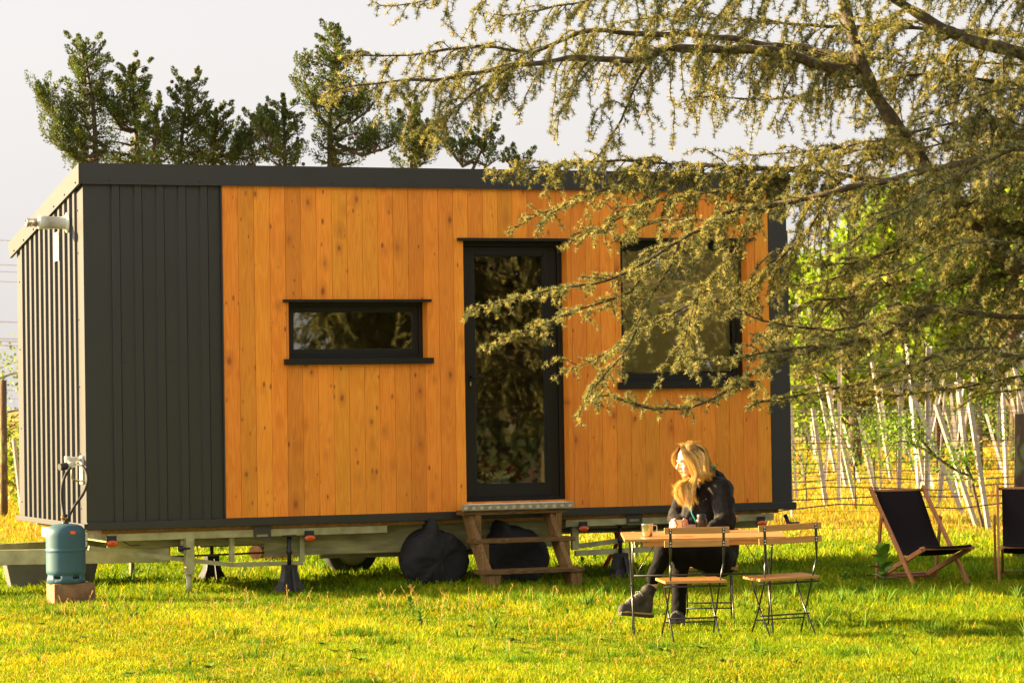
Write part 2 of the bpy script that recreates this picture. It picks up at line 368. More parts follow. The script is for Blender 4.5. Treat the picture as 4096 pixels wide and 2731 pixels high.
house = thing('tiny_house', 'long tiny house on a trailer with larch board front and dark ribbed metal corners', 'tiny house', HC, TH)
U1 = uw(892, 1400)[0]                    # metal / wood joint
U2 = uw(3083, 1900)[0]                   # wood / dark edge strip
ZW = ZB+.068                             # bottom of the boards
ZF = ZT-.168                             # underside of the fascia
dl, dt = uw(1842, 963); dr, db = uw(2263, 1990)[0], .72
dr = uw(2240, 1400)[0]+.085
wl, wt = uw(657*1.7415, 1208); wr, wb = uw(985*1.7415, 1435)[0], uw(657*1.7415, 1437)[1]
bl, bt = uw(2470, 961); br, bb = uw(2995, 1400)[0], uw(2470, 1530)[1]
OPEN = [(dl, dr, db, dt), (wl, wr, wb, wt), (bl, br, bb, bt)]
REC = .15
# boards
mb = MB(); PB = .1405; u = U1
k = 0; nb = math.ceil((U2-U1)/PB); PBr = (U2-U1)/nb
M['wood'].node_tree  # board tone changes at the real joints
for nd in M['wood'].node_tree.nodes:
    if nd.type == 'MATH' and nd.operation == 'DIVIDE' and abs(nd.inputs[1].default_value-.1405) < 1e-6: nd.inputs[1].default_value = PBr
for i in range(nb):
    a, b_ = U1+i*PBr, U1+(i+1)*PBr
    cuts = sorted({a, b_} | {c for o in OPEN for c in o[:2] if a < c < b_})
    for c0, c1 in zip(cuts[:-1], cuts[1:]):
        mid = (c0+c1)/2; segs = [(ZW, ZF)]
        for (x0, x1, z0, z1) in OPEN:
            if x0 < mid < x1:
                ns = []
                for s0, s1 in segs:
                    if z0 > s0: ns.append((s0, min(s1, z0)))
                    if z1 < s1: ns.append((max(s0, z1), s1))
                segs = [q for q in ns if q[1]-q[0] > .01]
        g0 = .0014 if c0 == a else 0; g1 = .0014 if c1 == b_ else 0
        pr = random.uniform(0, .0025)
        for s0, s1 in segs: mb.box((c0+g0-U1, -.022-pr, s0), (c1-g1-U1, 0.0, s1))
clad = mb.build('wood_cladding', M['wood'], house); clad.location = (U1, 0, 0)
# core walls behind the cladding (with openings) : dark membrane
mb = MB()
def wall_with_holes(mb, x0, x1, z0, z1, y0, y1, holes, mi=0):
    xs = sorted({x0, x1} | {c for h in holes for c in h[:2]})
    for a, b_ in zip(xs[:-1], xs[1:]):
        mid = (a+b_)/2; segs = [(z0, z1)]
        for h in holes:
            if h[0] < mid < h[1]:
                ns = []
                for s0, s1 in segs:
                    if h[2] > s0: ns.append((s0, h[2]))
                    if h[3] < s1: ns.append((h[3], s1))
                segs = ns
        for s0, s1 in segs: mb.box((a, y0, s0), (b_, y1, s1), mi)
wall_with_holes(mb, .03, HL-.03, ZW-.02, ZT-.05, .001, .12, OPEN)
mb.box((.03, .121, ZB+.02), (HL-.03, HW-.05, ZB+.09))                              # floor deck
mb.box((.03, HW-.12, ZB+.09), (HL-.03, HW-.02, ZK-.02)); 
mb.prism([(.121, ZB+.09), (HW-.121, ZB+.09), (HW-.121, ZK-.05), (.121, ZT-.10)], 'x', .03, .10)
mb.prism([(.121, ZB+.09), (HW-.121, ZB+.09), (HW-.121, ZK-.05), (.121, ZT-.10)], 'x', HL-.10, HL-.03)
mb.build('inner_wall', pmat('inner_membrane', (.03, .026, .02), .9), house)
# reveals (wood lining of openings)
mb = MB()
for (x0, x1, z0, z1) in OPEN:
    for q0, q1 in ((x1-.018, x1), (x0, x0+.012)):
        mb = MB(); mb.box((q0-U1, -.026, z0), (q1-U1, REC, z1)); o = mb.build('opening_lining', M['wood'], house); o.location = (U1, 0, 0)
# trapezoid metal sheets
def ribs(n0, n1, pitch, first, flat_out, ribw=.045, top=.026, h=.018):
    """profile (s, out) across a sheet"""
    pr = [(n0, 0)]; x = first
    while x+ribw < n1-.01:
        pr += [(x, 0), (x+(ribw-top)/2, h), (x+(ribw+top)/2, h), (x+ribw, 0)]; x += pitch
    pr.append((n1, 0)); return pr
mb = MB()
pr = ribs(.02, U1-.012, uw(892, 1400)[0]/9.2*1.0, .0, 0)
f1 = uw(632/1.4255, 1000)[0]; p1 = (uw(1135/1.4255, 1000)[0]-f1)/4
pr = ribs(.02, U1-.014, p1, f1, 0, ribw=.082, top=.058, h=-.017)     # the ribs stand proud; dark joints on both sides
prof = [(s, -.004+o_ if o_ < 0 else -.004) for s, o_ in pr]
vs = []; fs = []
for (s_, y_) in prof: vs += [(s_, y_, ZW-.02), (s_, y_, ZF+.02)]
for i in range(len(prof)-1): fs.append((2*i, 2*i+2, 2*i+3, 2*i+1))
mb.add(vs, fs); 
for rz_ in (ZW+.05, 1.12, 1.95, 2.78, ZF-.1):
    for i in range(5):
        uu = f1+i*p1+.11
        if uu < U1-.03: mb.sphere((uu, -.006, rz_), .0065, 1, 5, (1, .6, 1))
mb.build('front_metal_sheet', [M['dark'], M['dark']], house, fix=False)
# end sheet in the plane u=0 facing -u
mb = MB(); vfl0, vfl1 = .17, HW-.14
pr = [(vfl0, 0)]; x = vfl0+.02
while x < vfl1-.12:
    pr += [(x, 0), (x+.012, .028), (x+.075, .028), (x+.087, 0)]; x += .176
pr.append((vfl1, 0)); vs = []; fs = []
roofz = lambda v: ZT+(ZK-ZT)*v/HW
for (s_, o_) in pr: vs += [(-.004-o_, s_, ZW-.03), (-.004-o_, s_, roofz(s_)-.12)]
for i in range(len(pr)-1): fs.append((2*i, 2*i+1, 2*i+3, 2*i+2))
mb.add(vs, fs); mb.build('end_metal_sheet', M['dark'], house, fix=False)
# corner flashings, base trim, fascia
mb = MB()
mb.box((-.012, -.012, ZB+.04), (.0, vfl0+.03, ZF+.05)); mb.box((.0, -.012, ZB+.04), (f1-.02, -.004, ZF+.02))
mb.prism([(vfl1-.03, ZB+.04), (HW, ZB+.04), (HW, ZK-.1), (vfl1-.03, roofz(vfl1-.03)-.1)], 'x', -.012, 0)
mb.box((U1-.014, -.031, ZW-.01), (U1-.001, 0, ZF)); mb.box((U2+.001, -.030, ZW-.01), (HL, 0, ZF)); mb.box((HL, -.030, ZB), (HL+.012, HW, ZK-.04))
for v_ in (.10, .16):
    for z_ in ([.75, 1.2, 1.75, 2.3, 2.85, 3.2] if v_ > .12 else []): mb.sphere((-.014, v_, z_), .007, 1, 5)
for z_ in (.75, 1.4, 2.1, 2.7): mb.sphere((-.014, HW-.1, z_), .007, 1, 5)
islands(mb, 'corner_flashing', [M['dark'], M['black']], house, small='screw')
mb = MB(); mb.box((-.02, -.055, ZB), (HL+.045, -.001, ZW-.004)); mb.box((-.045, -.055, ZB+.01), (-.021, HW, ZB+.055)); mb.build('base_trim', M['dark'], house, bevel=.003)
mb = MB(); mb.box((-.03, -.052, ZF), (HL+.02, -.028, ZT)); mb.box((-.03, -.060, ZF-.004), (HL+.02, -.0525, ZF+.014))
for i in range(17): mb.sphere((.2+i*.385, -.061, ZF+.03), .006, 0, 4)
mb.build('front_fascia', M['dark'], house)
mb = MB(); e0 = -.052
mb.prism([(e0, ZT), (e0, ZF+.0), (HW+.10, roofz(HW+.1)-.165), (HW+.16, roofz(HW+.16)-.02)], 'x', -.055, -.031)
mb.prism([(e0, ZT), (e0, ZF+.0), (HW+.10, roofz(HW+.1)-.165), (HW+.16, roofz(HW+.16)-.02)], 'x', HL+.021, HL+.04)
for i in range(7):
    v_ = .05+i*.38; mb.sphere((-.058, v_, roofz(v_)-.145), .0085, 1, 5)
islands(mb, 'end_fascia', [M['dark'], M['black']], house, small='screw')
mb = MB(); mb.prism([(-.0275, ZT-.006), (-.0275, ZT-.05), (HW+.13, roofz(HW+.13)-.10), (HW+.155, roofz(HW+.155)-.03)], 'x', -.0305, HL+.0205); mb.build('roof', M['dark'], house)
# interior: pale floor box, back wall so glass shows a dim room
mb = MB(); mb.box((.12, HW-.135, ZB+.1), (HL-.12, HW-.121, 3.0)); mb.build('room_back_wall', pmat('room_ply', (.22, .13, .06), .8), house)

def glassmat(name, tintc=(.88, .88, .84), refl=.11, rough=.015, wavy=.0):
    m = bpy.data.materials.new(name); m.use_nodes = True; n, l = m.node_tree.nodes, m.node_tree.links
    n.remove(n['Principled BSDF']); out = n['Material Output']
    gl = n.new('ShaderNodeBsdfGlossy'); gl.inputs['Roughness'].default_value = rough; gl.inputs[0].default_value = (.9, .9, .85, 1)
    tr = n.new('ShaderNodeBsdfTransparent'); tr.inputs[0].default_value = (*tintc, 1)
    fr = n.new('ShaderNodeFresnel'); fr.inputs[0].default_value = 1.5
    ma = n.new('ShaderNodeMath'); ma.operation = 'MULTIPLY_ADD'; ma.inputs[1].default_value = 1.6; ma.inputs[2].default_value = refl-.06; l.new(fr.outputs[0], ma.inputs[0])
    mi = n.new('ShaderNodeMixShader'); l.new(ma.outputs[0], mi.inputs[0]); l.new(tr.outputs[0], mi.inputs[1]); l.new(gl.outputs[0], mi.inputs[2]); l.new(mi.outputs[0], out.inputs[0])
    tc = n.new('ShaderNodeTexCoord'); no = n.new('ShaderNodeTexNoise'); no.inputs['Scale'].default_value = 3; l.new(tc.outputs['Object'], no.inputs[0])
    bp = n.new('ShaderNodeBump'); bp.inputs['Strength'].default_value = .02; bp.inputs['Distance'].default_value = .004; l.new(no.outputs[0], bp.inputs['Height']); l.new(bp.outputs[0], gl.inputs['Normal'])
    return m
M['glass'] = glassmat('window_glass')

def framed(kind, x0, x1, z0, z1, yo, fw, parent, sash=.045, glabel=None):
    """outer frame + sash + pane, lying yo behind the wall face"""
    mb = MB()
    def ringb(a0, a1, c0, c1, t, y0, y1, tb=None):
        tb = tb or t
        mb.box((a0, y0, c0), (a0+t, y1, c1)); mb.box((a1-t, y0, c0), (a1, y1, c1))
        mb.box((a0+t, y0, c1-t), (a1-t, y1, c1)); mb.box((a0+t, y0, c0), (a1-t, y1, c0+tb))
    ringb(x0, x1, z0, z1, fw, yo, yo+.07)
    ringb(x0+fw, x1-fw, z0+fw, z1-fw, sash, yo+.015, yo+.06)
    f = mb.build(kind, M['frame'], parent, bevel=.003)
    g = MB(); i = fw+sash; g.box((x0+i-.005, yo+.032, z0+i-.005), (x1-i+.005, yo+.040, z1-i+.005)); g.build('pane', M['glass'], f)
    return f
# door
xd0, xd1 = dl+.012, dr-.018
door = MB()
gx0, gz1 = uw(1886, 1021, REC); gx1, gz0 = uw(2183, 1933, REC)
y0 = REC-.03
fx0, fx1 = xd0, xd1
def rect_ring(mb, a, b_, c, d, i, j, k_, l_, y0, y1, mi=0):
    mb.box((a, y0, c), (i, y1, d), mi); mb.box((j, y0, c), (b_, y1, d), mi); mb.box((i, y0, l_), (j, y1, d), mi); mb.box((i, y0, c), (j, y1, k_), mi)
rect_ring(door, fx0, fx1, db, dt, fx0+.035, fx1-.045, db+.03, dt-.045, REC-.06, REC+.02)
rect_ring(door, fx0+.036, fx1-.046, db+.031, dt-.046, gx0, gx1, gz0, gz1, REC-.04, REC+.01)
rect_ring(door, gx0, gx1, gz0, gz1, gx0+.012, gx1-.012, gz0+.012, gz1-.012, REC-.034, REC+.004)
dob = door.build('door', M['frame'], house, bevel=.003)
g = MB(); g.box((gx0+.006, REC-.02, gz0+.006), (gx1-.006, REC-.012, gz1-.006)); g.build('pane', M['glass'], dob)
hx, hz = uw(1888, 1507, REC-.05)
g = MB(); g.box((hx-.028, REC-.046, hz-.10), (hx+.004, REC-.0405, hz+.06)); g.tube([(hx-.012, REC-.046, hz), (hx-.012, REC-.085, hz), (hx+.10, REC-.088, hz-.004)], .009, 8)
g.build('handle', M['frame'], dob)
g = MB(); g.box((hx-.02, REC-.048, hz-.078), (hx-.006, REC-.0465, hz-.045)); g.build('lock', M['steel'], dob)
# small window
ws = framed('window', wl+.012, wr-.018, wb, wt, REC-.06, .035, house, .05)
wbk = framed('window', bl+.012, br-.018, bb, bt, REC-.06, .05, house, .03)
# blind of the large window
g = MB(); xs = np.linspace(bl+.1, br-.1, 40)
vs = []; 
for x_ in xs:
    yy = REC+.03+.008*math.sin(x_*38); vs += [(x_, yy, bb+.09), (x_, yy, bt-.09)]
g.add(vs, [(2*i, 2*i+2, 2*i+3, 2*i+1) for i in range(39)], 0, True); g.build('blind', pmat('olive_blind', (.62, .50, .20), .9), wbk, fix=False)
# lintels and sills
def trim(a, b_, z, t, out, parent, name): 
    g = MB(); g.box((a, -.023-out, z), (b_, -.0265, z+t)); g.box((a+.012, -.0262, z+.001), (b_-.012, REC-.065, z+t-.002)); g.build(name, M['frame'], parent, bevel=.002)
trim(dl-.045, dr+.03, dt-.004, .026, .045, dob, 'lintel')
trim(wl-.04, wr+.01, wt-.004, .024, .045, ws, 'lintel'); trim(wl-.035, wr+.02, wb-.048, .05, .05, ws, 'sill')
trim(bl-.05, br+.03, bt-.004, .024, .045, wbk, 'lintel'); trim(bl-.035, br+.03, bb-.058, .06, .05, wbk, 'sill')
# red flowers glow seen low behind the door glass: a pot inside
pot = thing('flower_pot', 'blurred red flowers low behind the glass of the door', 'potted plant', loc2w((gx0+gx1)/2-.02, REC+.30, ZB+.09), TH)
g = MB(); g.lathe([(0, 0), (.09, 0), (.12, .2), (.11, .2), (.10, .17), (0, .17)], n=20); g.build('pot', M['white'], pot)
P = RNG.normal(size=(500, 3))*np.array([.09, .06, .05])+np.array([0, 0, .27])
v_, f_, t_ = leaves(P, .05, RNG, .8, cols=[(.6, .02, .02), (.5, .03, .05), (.05, .1, .02)]); npmesh('flowers', v_, f_, M['leaf'], pot, t_)

# flue pipe on the end wall
fl = MB(); fz = 3.115; fv = .44
def lat_x(mb, prof, cy, cz, mi=0, n=24):
    """lathe about an axis along -x: prof (r, x)"""
    vs = [(x_, cy+r_*math.cos(2*math.pi*k/n), cz+r_*math.sin(2*math.pi*k/n)) for r_, x_ in prof for k in range(n)]
    mb.add(vs, [(i*n+k, i*n+(k+1) % n, (i+1)*n+(k+1) % n, (i+1)*n+k) for i in range(len(prof)-1) for k in range(n)], mi, True)
lat_x(fl, [(.085, -.034), (.085, -.04), (.06, -.048), (.052, -.06), (.052, -.20), (.056, -.20), (.056, -.272), (.052, -.277), (.034, -.277)], fv, fz)
lat_x(fl, [(.036, -.26), (.036, -.365), (.039, -.365), (.039, -.38), (.03, -.38), (.03, -.30), (0, -.30)], fv, fz, 1)
fp = fl.build('flue_pipe', [M['white'], M['steel']], house)
tg = MB(); tg.box((-.040, fv+.30, fz-.30), (-.037, fv+.46, fz-.06)); 
for i in range(6): tg.box((-.0415, fv+.33, fz-.27+i*.033), (-.0402, fv+.43, fz-.258+i*.033), 1)
tg.build('printed_label', [M['tag'], M['ink']], house)
# gas wall bracket + regulator on end wall
def hloc(X, Y, d):  # photo point at depth -> house coords
    p = at(X, Y, d)-HC; return Vector((p.dot(HU), p.dot(HV), p.z))
rg = MB(); rv, rz0 = .10, 1.0
zc = 1.6-(1750+185/2.09-1621)*25/12184
rg.box((-.03, .05, zc-.2), (-.013, .14, zc+.03)); 
rg.tube([(-.03, .09, zc), (-.15, .05, zc+.005)], .022, 14); rg.tube([(-.15, .05, zc+.03), (-.15, .05, zc-.02)], .026, 14)
rg.tube([(-.10, .02, zc-.03), (-.17, .0, zc-.05)], .026, 14, 0); rg.tube([(-.17, .0, zc-.05), (-.235, -.02, zc-.055)], [.032, .028], 12, 1)
rg.tube([(-.12, .03, zc-.06), (-.12, .03, zc-.15), (-.09, .05, zc-.17), (-.03, .07, zc-.172)], .008, 8, 2)
rg.build('gas_regulator', [M['white'], M['black'], M['galvd']], house)

# ---- chassis (all in house-local coords)
def part(name, mat, fn, bevel=0, parent=house, label=None):
    g = MB(); fn(g); return g.build(name, mat, parent, bevel, label)
part('floor_edge', M['osb'], lambda g: g.box((.12, .02, ZB-.032), (HL-.1, .10, ZB-.001)))
part('floor_underside', M['osb'], lambda g: g.box((.12, .101, ZB-.03), (HL-.1, HW-.05, ZB+.018)))
uA, uB = uw(1548, 2100)[0], uw(2262, 2080)[0]
part('side_rail', M['galv'], lambda g: (g.box((.17, -.005, ZB-.095), (uA, .012, ZB-.034)), g.box((.17, .012, ZB-.095), (uA, .05, ZB-.09))), .002)
part('side_rail', M['galv'], lambda g: (g.box((uB, -.005, ZB-.095), (HL-.16, .012, ZB-.034)), g.box((uB, .012, ZB-.095), (HL-.16, .05, ZB-.09))), .002)
def cbeam(g, u0, u1, v, z0, z1, t=.006, fl=.05):
    g.box((u0, v, z0), (u1, v+t, z1)); g.box((u0, v+t, z0), (u1, v+fl, z0+t)); g.box((u0, v+t, z1-t), (u1, v+fl, z1))
part('chassis_beam', M['galvd'], lambda g: (cbeam(g, .2, HL-.2, .16, ZB-.165, ZB-.035), cbeam(g, 1.55, HL-2.2, .150, ZB-.27, ZB-.155)))
part('chassis_beam', M['galvd'], lambda g: (cbeam(g, .2, HL-.2, 2.1, ZB-.165, ZB-.035), cbeam(g, 1.55, HL-2.2, 2.09, ZB-.27, ZB-.155)))
for i, uu in enumerate(np.linspace(.3, HL-.35, 7)):
    part('cross_member', M['galvd'], lambda g: g.box((uu, .17, ZB-.13), (uu+.05, 2.09, ZB-.036)))
part('drawbar', M['galv'], lambda g: (g.bar((.75, .22, .345), (-1.75, 1.10, .345), .055, .125), g.bar((.75, 2.2, .345), (-1.75, 1.32, .345), .055, .125), g.box((-2.1, 1.12, .30), (-1.7, 1.30, .40))), .004)
part('brake_rod', M['galvd'], lambda g: g.tube([(-2.0, 1.22, .245), (2.9, 1.1, .30)], .009, 8))
# side guards
def guardA(g):
    pts = [(354, 2190), (560, 2217), (740, 2238), (928, 2258), (1075, 2254), (1208, 2250)]
    q = [hloc(X, Y, 25.1+.35*i*.35+.0*i) for i, (X, Y) in enumerate(pts)]
    L = [(uw(X, Y, .06)[0], .06, uw(X, Y, .06)[1]) for X, Y in pts]
    for a, b_ in zip(L[:-1], L[1:]): g.bar(a, b_, .035, .035)
    for X in (928, 1208):
        a = uw(X, 2255, .06); g.box((a[0]-.02, .045, a[1]+.018), (a[0]+.02, .085, ZB-.096))
part('side_guard', M['galv'], guardA)
def guardB(g):
    a = uw(2300, 2212, .06); b_ = uw(2585, 2202, .06)
    g.bar((a[0], .06, a[1]), (b_[0]+.6, .06, a[1]+.02), .035, .045)
    for X in (2300, 2580): 
        c = uw(X, 2200, .06); g.box((c[0]-.03, .04, a[1]+.03), (c[0]+.03, .085, ZB-.096))
    g.bar((a[0]+.05, .1, a[1]+.06), (a[0]+1.5, .1, ZB-.14), .03, .04)
part('side_guard', M['galv'], guardB)
# corner jack legs (part of the trailer)
def jackleg(v, u0, inner=True):
    g = MB(); g.box((u0-.035, v-.035, .19), (u0+.035, v+.035, ZB-.09)); g.box((u0-.06, v+.036, .36), (u0-.02, v+.06, .47))
    g.tube([(u0-.005, v, .19), (u0-.005, v, 0)], .025, 14)
    if v < 1: g.tube([(u0-.10, v-.04, .405), (u0-.065, v-.04, .405)], .026, 14, 1); g.tube([(u0-.065, v-.04, .405), (u0+.0, v-.03, .405)], .01, 8, 1)
    return g.build('jack_leg', [M['galv'], M['black']], house)
uj = uw(755, 2300, .02)[0]; jackleg(-.0, uj); jackleg(2.2, uj+.1); jackleg(2.2, 5.9); 
# marker lights
for (X, Y) in ((447, 2172), (1238, 2151), (2333, 2114), (3045, 2092)):
    u_, z_ = uw(X, Y, -.02); g = MB(); g.box((u_-.042, -.02, z_+.0), (u_+.042, -.016, z_+.062))
    mlg = g.build('marker_light', M['black'], house, .002)
    g = MB(); n = 20; ring = lambda rx, rz, y: [(u_+rx*math.cos(2*math.pi*k/n), y, z_+rz*math.sin(2*math.pi*k/n)) for k in range(n)]
    vs = ring(.052, .028, -.018)+ring(.052, .028, -.034)+ring(.048, .024, -.036)+ring(.048, .024, -.0361)+ring(.03, .012, -.044)+ring(.012, .005, -.046)
    fs = [(i*n+k, i*n+(k+1) % n, (i+1)*n+(k+1) % n, (i+1)*n+k) for i in range(5) for k in range(n)]; g.add(vs, fs, 0, False); g.f.append(list(range(len(vs)-n, len(vs)))); g.m.append(2); g.sm.append(False)
    for i in range(len(g.m)): g.m[i] = 1 if i < n*2 else g.m[i]
    g.build('lens', [M['lens'], M['black'], M['lensd']], mlg)
# slotted plates
for (X, Y) in ((1050, 2130), (2539, 2068)):
    u_, z_ = uw(X, Y, -.02); g = MB()
    rect_ring(g, u_-.075, u_+.075, z_-.055, z_+.065, u_-.05, u_+.05, z_-.035, z_-.012, -.016, -.010); g.build('slotted_plate', pmat('bronze_plate', (.05, .04, .035), .5), house)
# wheels: two on each side; the near ones are under covers
def wheel(u_, v_):
    g = MB(); n = 36; prof = [(.16, -.08), (.22, -.09), (.245, -.08), (.255, -.05), (.255, .05), (.245, .08), (.22, .09), (.16, .08)]
    vs = [(u_+r_*math.cos(2*math.pi*k/n), v_+y_, .252+r_*math.sin(2*math.pi*k/n)) for r_, y_ in prof for k in range(n)]
    g.add(vs, [(i*n+k, i*n+(k+1) % n, (i+1)*n+(k+1) % n, (i+1)*n+k) for i in range(len(prof)-1) for k in range(n)], 0, True)
    ty = g.build('wheel', M['rubber'], house)
    g = MB(); prof = [(.16, -.078), (.15, -.05), (.10, -.04), (.09, -.06), (0, -.06)]; 
    for s_ in (1, -1):
        vs = [(u_+r_*math.cos(2*math.pi*k/n), v_+s_*y_, .252+r_*math.sin(2*math.pi*k/n)) for r_, y_ in prof for k in range(n)]
        g.add(vs, [(i*n+k, i*n+(k+1) % n, (i+1)*n+(k+1) % n, (i+1)*n+k) for i in range(len(prof)-1) for k in range(n)], 0, True)
    g.build('rim', M['galvd'], ty)
wu1 = uw(1718, 2300, -.03)[0]; wu2 = uw(2065, 2290, -.03)[0]
for a in (wu1+.05, wu2): wheel(a, .13)
for a in (wu1+.05, wu2+.05): wheel(a, 2.2)
part('axle', M['galv'], lambda g: (g.tube([(wu1, .2, .31), (wu1, 2.1, .31)], .035, 10), g.tube([(wu2, .2, .31), (wu2, 2.1, .31)], .035, 10)))
part('torsion_arm', M['galv'], lambda g: (g.bar((wu1-.75, 1.7, .36), (wu1+1.1, 1.95, .30), .06, .09), g.bar((wu1-.8, .5, .29), (wu2+.4, .55, .27), .05, .07)))
part('far_fender', M['galv'], lambda g: g.bar((wu1-.28, 2.06, .5), (wu1-.42, 2.06, .32), .25, .02, up=(1, 0, 0)))
part('number_lamp', M['white'], lambda g: (g.box((-.03, .42, ZB-.15), (-.01, .95, ZB-.02)), g.box((-.03, 1.25, ZB-.10), (-.01, 1.5, ZB-.02)), g.tube([(-.03, .02, ZB-.09), (-.03, .02, ZB-.13)], .03, 10), g.box((-.04, -.0, ZB-.08), (.0, .12, ZB-.02))))
part('tail_lamp', M['black'], lambda g: (g.tube([(HL-.02, .05, ZB-.05), (HL+.0, .03, ZB-.12), (HL+.03, .0, ZB-.14)], .018, 10), g.box((HL+.02, -.03, ZB-.165), (HL+.085, .02, ZB-.115))))
def cables(g):
    for (a, b_, sag) in (((.12, 2.1), (.45, 2.15), 0), ):
        pass
    g.tube([(.30, .02, ZB-.10), (.36, .01, ZB-.135), (.43, 0, ZB-.13)], .004, 6)
    g.tube([(1.75, .02, ZB-.11), (1.70, .01, ZB-.2)], .005, 6)
    for z_ in (.12, .135): g.tube([(uB, .10, ZB-z_), (uB+.6, .10, ZB-z_-.012), (uB+1.5, .12, ZB-z_+.02)], .005, 6)
    g.tube([(.95, .1, ZB-.15), (.96, .1, ZB-.24), (.93, .1, ZB-.30)], .003, 6)
part('cable', M['rubber'], cables)

# wheel covers (fabric sacks over the near wheels)
def wheel_cover(name, label, cu, rad, peak, peakz, seed, sq=1.0):
    root = thing(name, label, 'wheel cover', loc2w(cu, 0, 0), TH, 'black fabric covers over the trailer wheels')
    n, m_ = 72, 9; vs = []; rnd = random.Random(seed)
    def outline(t):
        x_ = rad*1.05*math.cos(t); z_ = rad*.92*math.sin(t)+.235
        if z_ < .02: z_ = .02; x_ = x_*1.02
        # the gathered peak
        pk = math.exp(-((t-peak)/.14)**2); x_ += math.cos(peak)*pk*peakz*.6; z_ += math.sin(peak)*pk*peakz
        return x_*sq, z_
    layers = [(-.17, .0), (-.168, .55), (-.16, .82), (-.13, .96), (-.08, 1.0), (0, 1.01), (.07, .99), (.09, .97)]
    for li, (y_, k_) in enumerate(layers):
        for i in range(n):
            x_, z_ = outline(2*math.pi*i/n); cz = .235
            p = Vector((x_*k_, y_, cz+(z_-cz)*k_)); nn = noise.noise(Vector((p.x*7+seed, p.z*7, y_*5)))*.03
            vs.append((p.x+nn*.6, p.y-abs(nn)*1.0, p.z+nn*.6))
    fs = [(i*n+k, i*n+(k+1) % n, (i+1)*n+(k+1) % n, (i+1)*n+k) for i in range(len(layers)-1) for k in range(n)]
    g = MB(); g.add(vs, fs, 0, True); o = g.build('cover_cloth', M['cover'], root)
    ss = o.modifiers.new('sub', 'SUBSURF'); ss.levels = ss.render_levels = 2
    tx = bpy.data.textures.new('folds', 'CLOUDS'); tx.noise_scale = .12; dm = o.modifiers.new('folds', 'DISPLACE'); dm.texture = tx; dm.strength = .045; dm.mid_level = .5
wheel_cover('wheel_cover', 'round black cover with a pointed tip left of the wooden steps', wu1+.05, .272, R(98), .12, 1, 1.0)
wheel_cover('wheel_cover', 'black cover with a slanting top half hidden by the wooden steps', wu2, .272, R(118), .13, 5, 1.0)

# ================================================================== steps
UB0, UB1 = uw(1846, 2007, -.33)[0], uw(2295, 1992, -.33)[0]
steps = thing('wooden_steps', 'wooden steps with a chequer plate landing under the glass door', 'steps', loc2w(UB0, 0, 0), TH)
W0 = UB1-UB0; ZP = .705
g = MB(); ubk = uw(1868, 1990, -.06)[0]-UB0; g.prism([(0, -.33), (W0, -.33), (W0-.01, -.063), (ubk, -.063)], 'z', ZP-.004, ZP); g.box((0, -.333, ZP-.048), (W0, -.3305, ZP)); 
rr = random.Random(3)
nx = 27
for i in range(nx):
    for j in range(7):
        x_ = (i+.5)*W0/nx; y_ = -.31+j*.037; a = R(38 if (i+j) % 2 else -38)
        if x_ < ubk*(y_+.33)/.267+.02: continue
        g.bar((x_-.011*math.cos(a), y_-.011*math.sin(a), ZP+.001), (x_+.011*math.cos(a), y_+.011*math.sin(a), ZP+.001), .009, .003, 1)
nx = 14
for i in range(nx):
    for k in range(5):
        x_ = (i+.5)*W0/nx+(k-2)*.0052; s_ = .006+.004*(2-abs(k-2)); 
        zc_ = ZP-.026; sg = 1 if i % 1 == 0 else -1
        g.bar((x_-s_, -.3345, zc_-s_*.9+(k-2)*-.003), (x_+s_, -.3345, zc_+s_*.9+(k-2)*-.003), .003, .0034, 1)
g.build('landing_plate', [M['plate'], M['platei']], steps)
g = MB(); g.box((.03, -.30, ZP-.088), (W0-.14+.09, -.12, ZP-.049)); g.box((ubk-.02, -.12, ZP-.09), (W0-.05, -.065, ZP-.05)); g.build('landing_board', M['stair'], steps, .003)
x0L = uw(1850+270/2.85, 2100, -.25)[0]-UB0; 
T = []      # treads: (u0,u1,z,v0,v1)
a0, a1 = uw(1901, 2166, -.48)[0]-UB0, uw(2303, 2150, -.48)[0]-UB0; z1_ = uw(1940, 2166, -.48)[1]
b0, b1 = uw(1934, 2290, -.74)[0]-UB0, uw(2340, 2272, -.74)[0]-UB0; z2_ = uw(1980, 2290, -.74)[1]
for (p0, p1, z_, v0) in ((a0, a1, z1_, -.48), (b0, b1, z2_, -.74)):
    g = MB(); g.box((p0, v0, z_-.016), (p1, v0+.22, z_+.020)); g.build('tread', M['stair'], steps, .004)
# stringers: slanted plank + upright blocks in front of it
for sx in (.135, W0-.155):
    g = MB(); g.prism([(-.10, ZP-.09), (-.28, ZP-.09), (-.30, .55), (-.48, z1_-.02), (-.50, .33), (-.72, z2_-.02), (-.74, 0), (-.60, 0), (-.22, .45)], 'x', sx-.045, sx)
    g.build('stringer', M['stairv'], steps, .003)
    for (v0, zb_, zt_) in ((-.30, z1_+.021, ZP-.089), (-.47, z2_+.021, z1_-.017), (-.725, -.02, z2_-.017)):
        g = MB(); g.box((sx+.001, v0, zb_), (sx+.055, v0+.11, zt_)); g.build('upright', M['stairv'], steps, .003)

